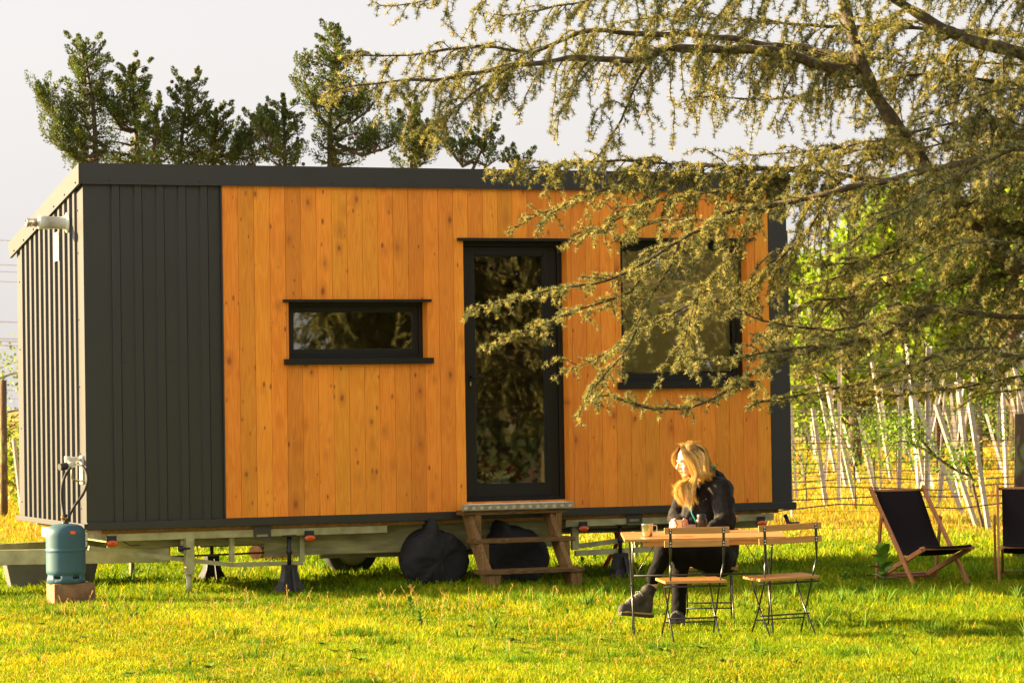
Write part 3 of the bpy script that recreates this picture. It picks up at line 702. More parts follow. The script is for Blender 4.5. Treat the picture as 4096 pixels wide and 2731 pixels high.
# ================================================================== support stands
def stand(label, X, Yt, Yb, d, base=True):
    p = at(X, Yb, d); p.z = 0
    root = thing('support_stand', label, 'support stand', p, TH, 'black screw stands propping the trailer')
    g = MB(); zt = ZB-.10; g.tube([(0, 0, .21), (0, 0, zt)], .018, 12); g.tube([(0, 0, .33), (0, 0, .36)], .024, 12); g.box((-.055, -.04, zt), (.055, .04, zt+.012)); g.build('screw_post', M['black'], root)
    g = MB(); prof = [(.115, 0), (.115, .012), (.072, .10), (.056, .19), (.056, .235), (.03, .238), (.0, .238)]
    vs = []; n = 4
    for r_, z_ in prof:
        for sx, sy in ((-1, -1), (1, -1), (1, 1), (-1, 1)): vs.append((sx*r_, sy*r_, z_))
    g.add(vs, [(i*n+k, i*n+(k+1) % n, (i+1)*n+(k+1) % n, (i+1)*n+k) for i in range(len(prof)-1) for k in range(n)])
    g.bar((-.0, -.07, .2), (0, -.15, .01), .012, .05); g.build('flared_base', M['black'], root, .004)
    return root
def upt(X, v): return uw(X, 2300, v)[0]
for (X, v_, lb) in ((1158, .0, 'black screw stand with flared base left of the pointed wheel cover'), (2483, .02, 'black screw stand with flared base behind the table end, beside the red hose'), (848, 2.05, 'farther black screw stand at the back of the trailer, seen under its left end')):
    q = loc2w(upt(X, v_), v_, 0); r_ = stand(lb, X, 0, 2300, q.y); r_.location = q

# red hose
hp = [at(X, Y, 27.9) for X, Y in ((2445, 2095), (2464, 2120), (2470, 2160), (2460, 2200), (2435, 2232), (2408, 2255))]
hp[-1].z = .01; hose = MB().tube(hp, .021, 10).build('hose', M['red']); tag(hose, 'short red hose curving down to the grass under the trailer', 'hose')
hose.modifiers.new('s', 'SUBSURF').render_levels = 1
# log pile behind the trailer
for i, (X, Y, r_) in enumerate(((1035, 2205, .07), (1085, 2208, .06), (1120, 2200, .075), (1165, 2200, .08))):
    p = at(X, Y, 30.0); p.z = max(p.z, r_); g = MB(); g.tube([p+Vector((-.02, -.15, 0)), p+Vector((.05, .3, 0))], [r_, r_*.95], 12, 0, smooth=True)
    for j in range(len(g.m)-2, len(g.m)): g.m[j] = 1
    p2 = g.build('log', [M['barkg'], M['logend']]); tag(p2, 'cut firewood log lying on the grass behind the trailer, seen under its frame', 'log', 'firewood logs behind the trailer')

# grey plastic trough under the drawbar
pt = at(200, 2325, 26.9); pt.z = 0
cr = thing('plastic_trough', 'shallow grey plastic trough on the grass under the trailer drawbar', 'trough', pt, R(15))
g = MB(); a = [(-.40, -.22), (.40, -.22), (.40, .22), (-.40, .22)]
vs = [(x_*.88, y_*.85, 0) for x_, y_ in a]+[(x_, y_, .22) for x_, y_ in a]+[(x_*1.05, y_*1.06, .22) for x_, y_ in a]+[(x_*1.05, y_*1.06, .25) for x_, y_ in a]+[(x_*.96, y_*.95, .25) for x_, y_ in a]+[(x_*.85, y_*.8, .02) for x_, y_ in a]
fs = [(0, 3, 2, 1)]+[(i*4+k, i*4+(k+1) % 4, (i+1)*4+(k+1) % 4, (i+1)*4+k) for i in range(5) for k in range(4)]+[(20, 21, 22, 23)]
g.add(vs, fs); g.build('trough_body', M['crate'], cr, .006)

# ================================================================== gas bottle, block, hose
BX = at(264, 2300, 24.50); 
blk = MB(); blk.box((-.17, -.12, 0), (.17, .12, .185)); 
bo = blk.build('concrete_block', M['concrete'], None, .008); bo.location = (at(283, 2300, 24.5).x, 24.5, -.01); bo.rotation_euler = (0, 0, R(24)); tag(bo, 'rust stained concrete block under the blue gas bottle', 'block')
ZG = .176
gb = thing('gas_bottle', 'blue green gas bottle standing on a concrete block at the house corner', 'gas bottle', (BX.x, 24.50, ZG))
g = MB(); rB = .158
g.lathe([(0, .045), (.10, .045), (.14, .055), (.156, .082), (rB, .095), (rB, .11), (rB, .24), (rB, .253), (rB+.003, .258), (rB+.003, .268), (rB, .273), (rB, .285), (rB, .375), (rB, .39), (.1565, .405), (.152, .428), (.130, .452), (.10, .466), (.05, .474), (0, .475)], n=48); g.build('bottle_body', M['blue'], gb)
g = MB(); n = 48; vs = []
for k in range(n):
    a = 2*math.pi*k/n; vs += [(math.cos(a)*.155, math.sin(a)*.155, -.0), (math.cos(a)*.152, math.sin(a)*.152, .038), (math.cos(a)*.148, math.sin(a)*.148, .072)]
fs = []
for k in range(n):
    j = (k+1) % n; fs.append((3*k, 3*j, 3*j+1, 3*k+1))
    if k % 8 not in (0, 1, 2): fs.append((3*k+1, 3*j+1, 3*j+2, 3*k+2))
g.add(vs, fs, 0, True); o = g.build('foot_ring', M['blue'], gb); so_ = o.modifiers.new('t', 'SOLIDIFY'); so_.thickness = .006
g = MB(); g.tube([(0, 0, .470), (0, 0, .49)], .028, 14, 1); g.tube([(0, 0, .49), (0, 0, .53)], .014, 10); g.tube([(-.0, 0, .515), (-.03, -.0, .53)], .018, 10); g.tube([(0, 0, .53), (.0, 0, .55)], .018, 8, 1); g.build('valve', [M['brass'], M['black']], gb)
g = MB(); g.box((.06, -.1445, .395), (.10, -.1425, .42)); g.build('warning_sticker', M['lens'], gb)
def smooth_pts(P, k=6):
    P = [Vector(p) for p in P]; out = []
    for i in range(len(P)-1):
        p0, p1, p2, p3 = P[max(i-1, 0)], P[i], P[i+1], P[min(i+2, len(P)-1)]
        for j in range(k):
            t = j/k; out.append(.5*((2*p1)+(p2-p0)*t+(2*p0-5*p1+4*p2-p3)*t*t+(3*p1-p0-3*p2+p3)*t**3))
    return out+[P[-1]]
c1 = lambda x, y, d: at(x/2.0909, 1750+y/2.0909, d)
g = MB(); g.tube(smooth_pts([c1(590, 250, 24.72), c1(545, 320, 24.68), c1(518, 420, 24.62), c1(517, 540, 24.56), c1(530, 620, 24.5), c1(545, 690, 24.5)]), .0115, 10)
o = g.build('gas_hose', M['rubber']); tag(o, 'left strand of black gas hose rising from bottle valve to wall knob', 'hose', 'black hoses between bottle and wall regulator')
g = MB(); g.tube(smooth_pts([c1(650, 225, 24.78), c1(690, 240, 24.72), c1(722, 290, 24.68), c1(730, 370, 24.62), c1(695, 470, 24.56), c1(630, 560, 24.5), c1(590, 630, 24.5), c1(568, 700, 24.5)]), .0115, 10)
o = g.build('gas_hose', M['rubber']); tag(o, 'right strand of black gas hose bulging towards the house corner', 'hose', 'black hoses between bottle and wall regulator')

# ================================================================== bistro table and folding chairs
c3 = lambda x, y, d: at(2300+x/1.651, 1650+y/1.651, d)
TZ = .672
tl, tr_ = c3(330, 850, 20.15), c3(1395, 832, 20.15)
tab = thing('bistro_table', 'slatted wooden folding table with thin black legs in front of the seated person', 'table', ((tl.x+tr_.x)/2, 20.5, 0), R(0)); TW = tr_.x-tl.x
tab.rotation_euler = (R(1.3), R(-.3), 0)
g = MB(); ns = 7; TD = .74; sw_ = TD/ns
for i in range(ns):
    y_ = -TD/2+i*sw_; s_ = .0 if i != ns-1 else .0; g.box((-TW/2+(i*.01 if 0 else 0), y_+.008, TZ-.018), (TW/2, y_+sw_-.009, TZ))
g.build('table_top', M['teak'], tab, .002)
g = MB(); g.box((-TW/2+.12, -TD/2+.03, TZ-.052), (TW/2-.16, -TD/2+.055, TZ-.019)); g.box((-TW/2+.12, TD/2-.06, TZ-.05), (TW/2-.16, TD/2-.035, TZ-.019)); g.build('apron', M['teak'], tab, .002)
for sx in (-1, 1):
    xx = sx*(TW/2-.055)
    if sx > 0: xx = TW/2-.09
    g = MB(); g.tube([(xx, -TD/2+.02, TZ-.02), (xx+.012, TD/2-.1, 0)], .0065, 8); g.build('leg', M['blackp'], tab)
    g = MB(); g.tube([(xx+.012*0, TD/2-.06, TZ-.02), (xx-.0, -TD/2+.06, 0)], .0065, 8); g.tube([(xx-.006, 0, .345), (xx+.014, 0, .345)], .012, 8); g.build('leg', M['blackp'], tab)
    g = MB(); g.tube([(xx, -.01, .36), (xx-sx*.18, -.01, TZ-.03)], .003, 6); g.build('brace', M['blackp'], tab)
g = MB(); g.tube([(-TW/2+.06, -.05, .405), (TW/2-.10, -.05, .405)], .006, 8); g.build('stretcher', M['blackp'], tab)
g = MB(); 
for sy in (-1, 1): g.tube([(-TW/2+.055, sy*.28, .005), (-TW/2+.16, sy*.28, .005)], .008, 6)
g.build('foot_bar', M['blackp'], tab)

def chair(name, label, loc, rz, tilt=(0, 0)):
    """local: +y is the way the sitter faces; origin on the ground under the seat centre"""
    root = thing(name, label, 'chair', loc, rz, 'folding wooden bistro chairs around the table'); root.rotation_euler = (tilt[0], tilt[1], rz)
    w2 = .205; SZ = .385
    for (z_, y_) in ((.70, -.245), (.615, -.237)):
        g = MB(); g.box((-.215, y_-.011, z_), (.215, y_+.001, z_+.042)); bsl = g.build('back_slat', M['teak'], root, .003)
        g = MB()
        for sx in (-1, 1):
            for dz in (.010, .028): g.tube([(sx*.175, y_-.0125, z_+dz), (sx*.175, y_-.0165, z_+dz)], .0045, 8)
        g.build('rivet', M['steel'], bsl)
    for sx in (-1, 1):
        x_ = sx*.175
        g = MB(); g.bar((x_, -.2395-.018, .735), (x_, -.2245-.016, .56), .018, .004, up=(0, 1, 0)); g.bar((x_, -.2405, .56), (x_, -.228, .50), .011, .006, up=(0, 1, 0))
        g.tube([(x_, -.228, .505), (x_-sx*.012, -.15, SZ-.01), (x_-sx*.01, .03, .17), (x_, .20, 0)], .0058, 8); g.build('back_leg', M['blackp'], root)
        g = MB(); g.tube([(x_-sx*.022, .16, SZ-.016), (x_-sx*.022, .03, .20), (x_-sx*.02, -.19, 0)], .0058, 8); g.build('front_leg', M['blackp'], root)
    g = MB(); g.tube([(-.205, -.155, SZ-.028), (.205, -.155, SZ-.028)], .0065, 8); g.tube([(-.17, -.03, .145+.0), (.17, -.03, .145)], .0055, 8); g.tube([(-.17, .08, .115), (.17, .08, .115)], .005, 8); islands(g, 'cross_rod', M['blackp'], root)
    g = MB(); n = 7
    for i in range(n):
        y_ = -.185+i*.055; g.box((-w2, y_, SZ-.008+.055*.035*i), (w2, y_+.043, SZ+.010+.055*.035*i))
    st = g.build('seat', M['teak'], root, .002)
    return root
p1c = c3(790, 1480, 20.25); p1c.z = 0
chair('folding_chair', 'folding wooden chair nearest the metal mugs, back to the camera', (c3(780, 1480, 20.0).x-.005, 20.02, 0), R(7), (R(-1.5), 0))
chair('folding_chair', 'empty folding wooden chair at the right end of the table', (c3(1395, 1480, 20.1).x-.01, 20.1, .008), R(13), (R(-2), R(-2.0)))
chair('folding_chair', 'folding wooden chair the person sits on, half hidden behind the table', (c3(884, 1060, 21.4).x, 21.42, 0), R(176))

# mugs and flask on the table
def mug(label, p, hand):
    root = thing('mug', label, 'mug', p, hand, 'steel mugs on the table')
    g = MB(); g.lathe([(0, 0), (.032, 0), (.036, .004), (.038, .04), (.040, .080), (.041, .083), (.039, .083), (.0365, .04), (.034, .008), (0, .008)], n=32); g.build('cup', M['steel'], root)
    g = MB(); g.tube(smooth_pts([(.037, 0, .072), (.062, 0, .070), (.066, 0, .045), (.060, 0, .03), (.037, 0, .028)], 4), .0035, 8); g.build('mug_handle', M['steel'], root)
tz = lambda y: TZ+(y-20.5)*math.tan(R(1.3))+.002
m1 = c3(478, 828, 20.33); mug('steel mug standing alone at the left end of the table', (m1.x, 20.33, tz(20.33)), R(10))
m2 = c3(688, 780, 20.72); mug('steel mug held between the person\'s hands', (m2.x, 20.70, tz(20.70)), R(170))
fk = c3(834, 790, 20.72); fl_ = thing('flask', 'squat dark insulated flask between the mug and the person\'s near sleeve', 'flask', (fk.x, 20.68, tz(20.68)))
g = MB(); g.lathe([(0, 0), (.036, 0), (.039, .004), (.039, .075), (.037, .085), (.031, .092), (.030, .096)], n=28); g.build('flask_body', pmat('dark_flask', (.05, .035, .02), .3, metal=.6), fl_)
g = MB(); g.lathe([(.031, .0955), (.032, .098), (.031, .118), (.026, .121), (0, .121)], n=24); g.build('flask_lid', M['black'], fl_)

# ================================================================== deck chairs
def deck_chair(label, loc, rz):
    """local: sitter faces -y"""
    root = thing('deck_chair', label, 'deck chair', loc, rz, 'wooden deck chairs with black canvas on the grass')
    w2 = .24
    A0, A1 = Vector((0, .42, .80)), Vector((0, -.50, -.0)); B0, B1 = Vector((0, -.62, .325)), Vector((0, .42, .02))
    for sx in (-1, 1):
        X = Vector((sx*w2, 0, 0)); Xi = Vector((sx*(w2-.03), 0, 0)); Xo = Vector((sx*(w2+.03), 0, 0))
        g = MB(); g.bar(A0+X, A1+X, .022, .042, up=(0, 1, 1)); g.build('back_rail', M['teakz'], root, .004)
        g = MB(); g.bar(B0+Xi, B1+Xi, .022, .042, up=(0, 0, 1)); g.build('seat_rail', M['teakz'], root, .004)
        g = MB(); g.bar(Xo+Vector((0, .12, .56)), Xo+Vector((0, .26, 0)), .020, .036, up=(0, 1, 0)); g.build('prop', M['teakz'], root, .004)
    g = MB(); g.tube([A0+Vector((-w2, -.02, -.03)), A0+Vector((w2, -.02, -.03))], .013, 10); g.tube([B0+Vector((-w2, .012, 0)), B0+Vector((w2, .012, 0))], .014, 10)
    g.tube([(-w2-.02, .25, .05), (w2+.02, .25, .05)], .012, 10); g.tube([(-w2, .30, .07), (w2, .30, .07)], .012, 10); islands(g, 'cross_bar', M['teakz'], root)
    pts = smooth_pts([(0, .405, .775), (0, .26, .60), (0, .10, .40), (0, -.06, .275), (0, -.22, .245), (0, -.42, .285), (0, -.605, .338), (0, -.635, .322)], 5)
    vs = []; fs = []; nxx = 9
    for p in pts:
        for i in range(nxx):
            t = i/(nxx-1)*2-1; vs.append((t*.205, p.y, p.z+.008*t*t))
    fs = [(j*nxx+i, j*nxx+i+1, (j+1)*nxx+i+1, (j+1)*nxx+i) for j in range(len(pts)-1) for i in range(nxx-1)]
    g = MB(); g.add(vs, fs, 0, True); o = g.build('canvas', M['canvas'], root, fix=False); sm = o.modifiers.new('t', 'SOLIDIFY'); sm.thickness = .004
c4 = lambda x, y, d: at(3000+x/1.3066, 1300+y/1.3066, d)
deck_chair('deck chair standing whole beside the young leafy plant', (c4(885, 1300, 25.6).x-.02, 25.55, 0), R(16))
deck_chair('deck chair cut off by the right edge of the photo', (c4(1285, 1300, 25.6).x+.27, 25.6, 0), R(-9))

# ================================================================== PERSON
def ico(): 
    bm = bmesh.new(); bmesh.ops.create_icosphere(bm, subdivisions=2, radius=1); V = np.array([v.co[:] for v in bm.verts]); Fc = np.array([[v.index for v in f.verts] for f in bm.faces]); bm.free(); return V, Fc
ICO = ico()
class Blob:
    """union of overlapping balls, remeshed to one continuous skin"""
    def __init__(s): s.V, s.F, s.n = [], [], 0
    def ball(s, c, r, rot=None):
        r = np.array(r if hasattr(r, '__len__') else (r, r, r)); V = ICO[0]*r
        if rot is not None: V = V @ np.array(rot.to_3x3() if isinstance(rot, Matrix) else rot).T
        s.V.append(V+np.array(c)); s.F.append(ICO[1]+s.n); s.n += len(V); return s
    def limb(s, pts, rs, flat=None):
        pts = [np.array(p) for p in pts]
        for (p, q, a, b) in zip(pts[:-1], pts[1:], rs[:-1], rs[1:]):
            L = np.linalg.norm(q-p); k = max(2, int(L/(min(a, b)*.35)))
            for i in range(k+1): s.ball(p+(q-p)*i/k, a+(b-a)*i/k)
        return s
    def make(s, name, mat, voxel, smooth=3, parent=None, disp=None, sub=0):
        V = np.concatenate(s.V); Fc = np.concatenate(s.F)
        o = npmesh(name, V, Fc, mat, None, smooth=True)
        rm = o.modifiers.new('r', 'REMESH'); rm.mode = 'VOXEL'; rm.voxel_size = voxel; rm.use_smooth_shade = True
        if smooth: sm = o.modifiers.new('s', 'SMOOTH'); sm.iterations = smooth; sm.factor = .6
        if disp:
            for (sc, st) in disp:
                tx = bpy.data.textures.new('cloth_folds', 'CLOUDS'); tx.noise_scale = sc; tx.noise_depth = 1
                d = o.modifiers.new('d', 'DISPLACE'); d.texture = tx; d.strength = st; d.mid_level = .5
        dg = bpy.context.evaluated_depsgraph_get(); me = bpy.data.meshes.new_from_object(o.evaluated_get(dg)); o.modifiers.clear(); old = o.data; o.data = me; me.name = name
        bpy.data.meshes.remove(old); me.materials.clear(); me.materials.append(mat)
        me.polygons.foreach_set('use_smooth', np.ones(len(me.polygons), bool))
        if parent: o.parent = parent
        return o
PO = Vector((c3(930, 1060, 21.3).x, 21.3, 0))
person = thing('person', 'seated person with long blond hair in black jacket holding a steel mug', 'person', PO)
def pc(x, y, d): return np.array(c3(x, y, d)-PO)
M['skin'] = pmat('skin', (.74, .44, .29), .5, col2=(.68, .38, .24), scale=30)
M['skin'].node_tree.nodes['Principled BSDF'].inputs['Subsurface Weight'].default_value = .12
M['skin'].node_tree.nodes['Principled BSDF'].inputs['Subsurface Radius'].default_value = (.01, .004, .002)
M['jacket'] = pmat('black_jacket_cloth', (.010, .0072, .006), .7, col2=(.017, .0125, .010), scale=18, bump=.9, bscale=16, spec=.2)
M['trouser'] = pmat('black_trousers', (.006, .0048, .0045), .85, spec=.15, bump=.2, bscale=40)
M['teal'] = pmat('teal_zip', (.0, .20, .20), .5)
M['boot'] = pmat('hiking_boot_suede', (.065, .055, .042), .8, col2=(.03, .026, .022), scale=16, bump=.3, bscale=80)
M['sole'] = pmat('boot_sole', (.03, .025, .02), .7); M['solet'] = pmat('boot_midsole', (.35, .24, .08), .7)
M['lace'] = pmat('laces', (.35, .32, .26), .7); M['sock'] = pmat('sock', (.02, .02, .022), .9)
M['lip'] = pmat('lips', (.42, .13, .09), .5); M['brow'] = pmat('brow_lash', (.16, .08, .03), .8)
# --- head (face looks to -x, a little towards the camera and down)
hc = pc(757, 318, 21.2)                                   # centre of the skull
yawh, pit = R(14), R(15)                                  # towards -y (camera), downwards
fw = np.array([-math.cos(yawh)*math.cos(pit), -math.sin(yawh)*math.cos(pit), -math.sin(pit)])
sdv = unit(np.cross(np.array([0, 0, 1.]), fw)); upv = np.cross(fw, sdv)      # sdv: her left side
HR = np.stack([fw, sdv, upv], 1)                                              # columns: forward, left, up
def hp_(f, l, u): return hc + HR @ np.array([f, l, u])
B = Blob()
B.ball(hp_(-.012, 0, .028), (.088, .070, .085), HR); B.ball(hp_(.035, 0, .01), (.045, .060, .072), HR)     # skull, forehead
B.ball(hp_(.040, 0, -.045), (.042, .050, .050), HR); B.ball(hp_(.054, 0, -.083), (.022, .024, .018), HR)    # face, chin
for s_ in (-1, 1):
    B.ball(hp_(.052, s_*.034, -.028), (.020, .020, .022), HR); B.limb([hp_(.050, s_*.018, -.083), hp_(.0, s_*.050, -.055)], [.014, .018])
    B.ball(hp_(.072, s_*.028, .022), (.012, .022, .008), HR)
    B.ball(hp_(-.008, s_*.072, -.012), (.016, .008, .028), HR)
    B.ball(hp_(.088, s_*.010, -.031), (.008, .007, .007), HR)
B.limb([hp_(.076, 0, .018), hp_(.090, 0, -.006), hp_(.102, 0, -.024)], [.008, .0085, .0095]); B.ball(hp_(.096, 0, -.029), .009)
B.ball(hp_(.078, 0, -.050), (.012, .022, .006), HR); B.ball(hp_(.074, 0, -.061), (.012, .018, .006), HR)
nk0 = pc(835, 470, 21.22)
B.limb([hp_(-.02, 0, -.04), (hp_(-.02, 0, -.04)+nk0)/2, nk0], [.054, .050, .056])
# chest/arms skeleton kept under the clothes so that the body is one figure
SHn, SHf = pc(965, 515, 21.12), pc(735, 520, 21.42)
ELn, ELf = pc(995, 735, 20.98), pc(668, 700, 21.32)
WRn, WRf = pc(880, 772, 20.86), pc(690, 752, 20.98)
HIPc = pc(930, 985, 21.32); CH_ = pc(865, 620, 21.28); BL = pc(890, 800, 21.3)
B.limb([nk0, CH_, BL, HIPc], [.05, .09, .09, .10]); B.limb([nk0, SHn, ELn, WRn], [.04, .045, .032, .024]); B.limb([nk0, SHf, ELf, WRf], [.04, .045, .032, .024])
KNr = pc(590, 905, 21.05); ANr = pc(508, 1155, 21.02)      # crossed leg in front (its ankle shows)
KNl = pc(700, 905, 21.1); ANl = pc(685, 1330, 21.12)
HPn, HPf = pc(935, 985, 21.22), pc(915, 985, 21.40)
B.limb([HIPc, HPf, KNr, ANr], [.08, .07, .045, .034]); B.limb([HIPc, HPn, KNl, ANl], [.08, .07, .045, .034])
B.limb([ANr, pc(440, 1235, 20.98), pc(360, 1290, 20.92)], [.033, .035, .022]); B.limb([ANl, pc(665, 1385, 20.95)], [.032, .028])
# --- hands round the mug
mgc = np.array(m2-PO); mgc[1] = 20.70-21.3; mgc[2] = tz(20.70)+.045
def hand(wr, side):
    """palm against the mug, five fingers curling round it; side -1: far hand (image left), +1: near hand (image right)"""
    rad = .047; a0 = math.atan2(wr[1]-mgc[1], wr[0]-mgc[0])
    base = mgc+np.array([side*.052, .012, -.012])
    B.limb([wr, (wr+base)/2+np.array([0, 0, .004]), base], [.024, .022, .018])
    for i, (L, r_) in enumerate(((1.9, .0080), (2.1, .0082), (1.95, .0078), (1.6, .0068))):
        z_ = .022-.0165*i; st = 0.2 if side < 0 else math.pi-.2
        pts = []
        for k in range(5):
            t = k/4; ang = (math.pi if side < 0 else 0)+(-1 if side > 0 else 1)*(-.45+L*t*.75)
            pts.append(mgc+np.array([math.cos(ang)*(rad+.004*(1-t)), math.sin(ang)*(rad+.004*(1-t)), z_+.004*math.sin(t*3)]))
        B.limb([base+np.array([0, .004, z_*.8])]+pts, [r_*1.15]+[r_*(1-.06*k) for k in range(5)])
    tp = [base+np.array([-side*.0, .01, .02]), mgc+np.array([side*.048, -.012, .034]), mgc+np.array([side*.030, -.036, .044])]
    B.limb(tp, [.011, .0095, .0078])
hand(WRf, -1); hand(WRn, 1)
body = B.make('body', M['skin'], .0042, 3, person)
# facial details
g = MB(); g.sphere(hp_(.0885, 0, -.0505), .006, 0, 6, (1, 2.2, .7)); 
o = g.build('lips', M['lip'], person); 
g = MB()
for s_ in (-1, 1):
    g.tube([hp_(.079, s_*.046, .030), hp_(.086, s_*.032, .036), hp_(.090, s_*.014, .033)], [.0015, .0026, .002], 6)
    g.tube([hp_(.073, s_*.046, .000), hp_(.0815, s_*.034, -.003), hp_(.0835, s_*.020, -.001)], .0018, 6)
g.build('brow_and_lash', M['brow'], person)
# --- jacket
J = Blob()
J.limb([pc(865, 455, 21.25), pc(872, 520, 21.25)], [.070, .105]); 
J.limb([pc(862, 560, 21.26), pc(868, 640, 21.25), pc(880, 740, 21.27), pc(905, 850, 21.28), pc(930, 940, 21.3)], [.128, .135, .132, .138, .145])
J.limb([pc(790, 600, 21.22), pc(770, 700, 21.2), pc(790, 790, 21.2)], [.08, .085, .09])
J.limb([pc(885, 470, 21.22), SHn, pc(990, 640, 21.03), ELn+np.array([.0, 0, -.005])], [.075, .090, .080, .072]); J.limb([ELn, (ELn+WRn)/2+np.array([0, 0, -.01]), WRn+np.array([.02, 0, 0])], [.072, .058, .042])
J.limb([pc(830, 480, 21.3), SHf, pc(690, 630, 21.38), ELf], [.07, .078, .066, .060]); J.limb([ELf, (ELf+WRf)/2, WRf+np.array([.005, .01, 0])], [.060, .048, .036])
J.limb([pc(1010, 830, 21.3), pc(1020, 930, 21.32), pc(1000, 1000, 21.3)], [.075, .075, .06])
J.limb([pc(905, 395, 21.32), pc(950, 440, 21.35), pc(985, 500, 21.33)], [.036, .055, .06])          # hood lying on the back
J.limb([pc(840, 470, 21.14), pc(880, 415, 21.2), pc(905, 385, 21.28)], [.028, .030, .026])
jk = J.make('jacket', M['jacket'], .0085, 4, person, disp=[(.13, .022), (.05, .014)])
# zip following the front of the jacket
def on_jacket(x, y, lift=.003):
    """point of the jacket surface seen at that photo position"""
    o_ = Vector((0, 0, CH))-PO; r_ = ray(2300+x/1.651, 1650+y/1.651).normalized()
    ok, loc_, nor, _ = jk.ray_cast(o_, r_); 
    return (loc_+nor*lift) if ok else Vector(pc(x, y, 21.1))
zp = [on_jacket(x, y) for x, y in ((812, 470), (798, 500), (785, 535), (776, 570), (770, 610), (770, 650), (780, 680), (793, 705), (800, 730))]
g = MB(); g.tube(smooth_pts(zp, 3), .0065, 6); g.build('zip', M['teal'], person); g = MB(); g.tube(smooth_pts([on_jacket(826, 485), on_jacket(818, 515)], 2), .0045, 6); g.build('pocket_zip', M['teal'], person); g = MB(); g.tube(smooth_pts([on_jacket(905, 348), on_jacket(925, 362), on_jacket(915, 380)], 2), .008, 6)
g.tube([on_jacket(840, 582), on_jacket(858, 582)], .002, 5); g.tube([on_jacket(885, 765), on_jacket(915, 778)], .003, 5); islands(g, 'teal_trim', M['teal'], person)
g = MB(); g.tube([on_jacket(862, 568), on_jacket(868, 574)], .004, 5); g.build('chest_badge', M['lace'], person)
# --- trousers
T_ = Blob()
T_.limb([HIPc+np.array([0, 0, .02]), HPn], [.125, .115]); T_.limb([HIPc, HPf], [.12, .11])
T_.limb([HPf, pc(760, 905, 21.2), KNr], [.112, .095, .068]); T_.limb([KNr, pc(558, 1000, 21.03), pc(512, 1095, 21.02)], [.068, .056, .050])
T_.limb([HPn, pc(800, 940, 21.12), KNl], [.112, .092, .070]); T_.limb([KNl, pc(690, 1100, 21.12), pc(684, 1310, 21.12)], [.070, .056, .055])
T_.limb([pc(960, 985, 21.3), pc(990, 1000, 21.3)], [.11, .08])
T_.make('trousers', M['trouser'], .009, 4, person, disp=[(.06, .014)])
# --- boots
def boot(an, toe, heel, flat_up):
    an, toe, heel = map(np.array, (an, toe, heel)); fwd = unit(toe-heel); upb = unit(np.array(flat_up)-fwd*np.dot(flat_up, fwd)); 
    Bt = Blob(); Bt.limb([an+upb*.035, an, heel+upb*.045], [.044, .046, .044]); Bt.limb([an+fwd*.02, heel+fwd*.12+upb*.055, toe-fwd*.035+upb*.032], [.046, .042, .036]); Bt.limb([heel+upb*.035, toe-fwd*.03+upb*.03], [.040, .040]); Bt.ball(toe-fwd*.03+upb*.026, .036)
    b_ = Bt.make('boot', M['boot'], .006, 3, person)
    g = MB(); lat = np.cross(fwd, upb); n = 24; out = []
    L = np.linalg.norm(toe-heel)
    prof = [(-.045, .030), (-.02, .038), (.04, .034), (.10, .036), (.16, .044), (L-.04, .040), (L-.005, .022)]
    def ringp(h, k): 
        P = [heel+fwd*a*1.0+lat*w_*k+upb*h for a, w_ in prof]+[heel+fwd*a-lat*w_*k+upb*h for a, w_ in reversed(prof)]; return P
    R0, R1, R2 = ringp(-.012, 1.0), ringp(.004, 1.03), ringp(.016, 1.0); n = len(R0)
    g.add(R0+R1, [(i, (i+1) % n, n+(i+1) % n, n+i) for i in range(n)]+[list(range(n))], 0); g.add(R1+R2, [(i, (i+1) % n, n+(i+1) % n, n+i) for i in range(n)]+[list(range(n, 2*n))], 1)
    g.build('sole', [M['sole'], M['solet']], b_)
    g = MB(); a_ = an+upb*.02+fwd*.045; b2 = heel+fwd*.15+upb*.088
    for k in range(5):
        p = a_+(b2-a_)*k/4; g.tube([p-lat*.026-upb*.008, p+upb*.008+fwd*.004, p+lat*.026-upb*.008], .0026, 6)
        if k < 4:
            q = a_+(b2-a_)*(k+1)/4; g.tube([p-lat*.024, (p+q)/2+upb*.010, q+lat*.024], .002, 5); g.tube([p+lat*.024, (p+q)/2+upb*.011, q-lat*.024], .002, 5)
    for s_ in (-1, 1): g.tube(smooth_pts([a_, a_+lat*.03*s_+fwd*.03, a_+lat*.045*s_+fwd*.01-upb*.03, a_+lat*.01*s_], 4), .002, 5)
    g.build('laces', M['lace'], b_)
boot(pc(478, 1205, 21.0), pc(292, 1322, 20.9), pc(472, 1338, 20.98), (-.25, 0, .95))
boot(pc(682, 1340, 21.12), pc(655, 1412, 20.90), pc(690, 1405, 21.12), (0, .1, 1))
g = Blob(); g.limb([pc(500, 1160, 21.02), pc(486, 1195, 21.0)], [.042, .043]); g.make('sock', M['sock'], .006, 2, person)
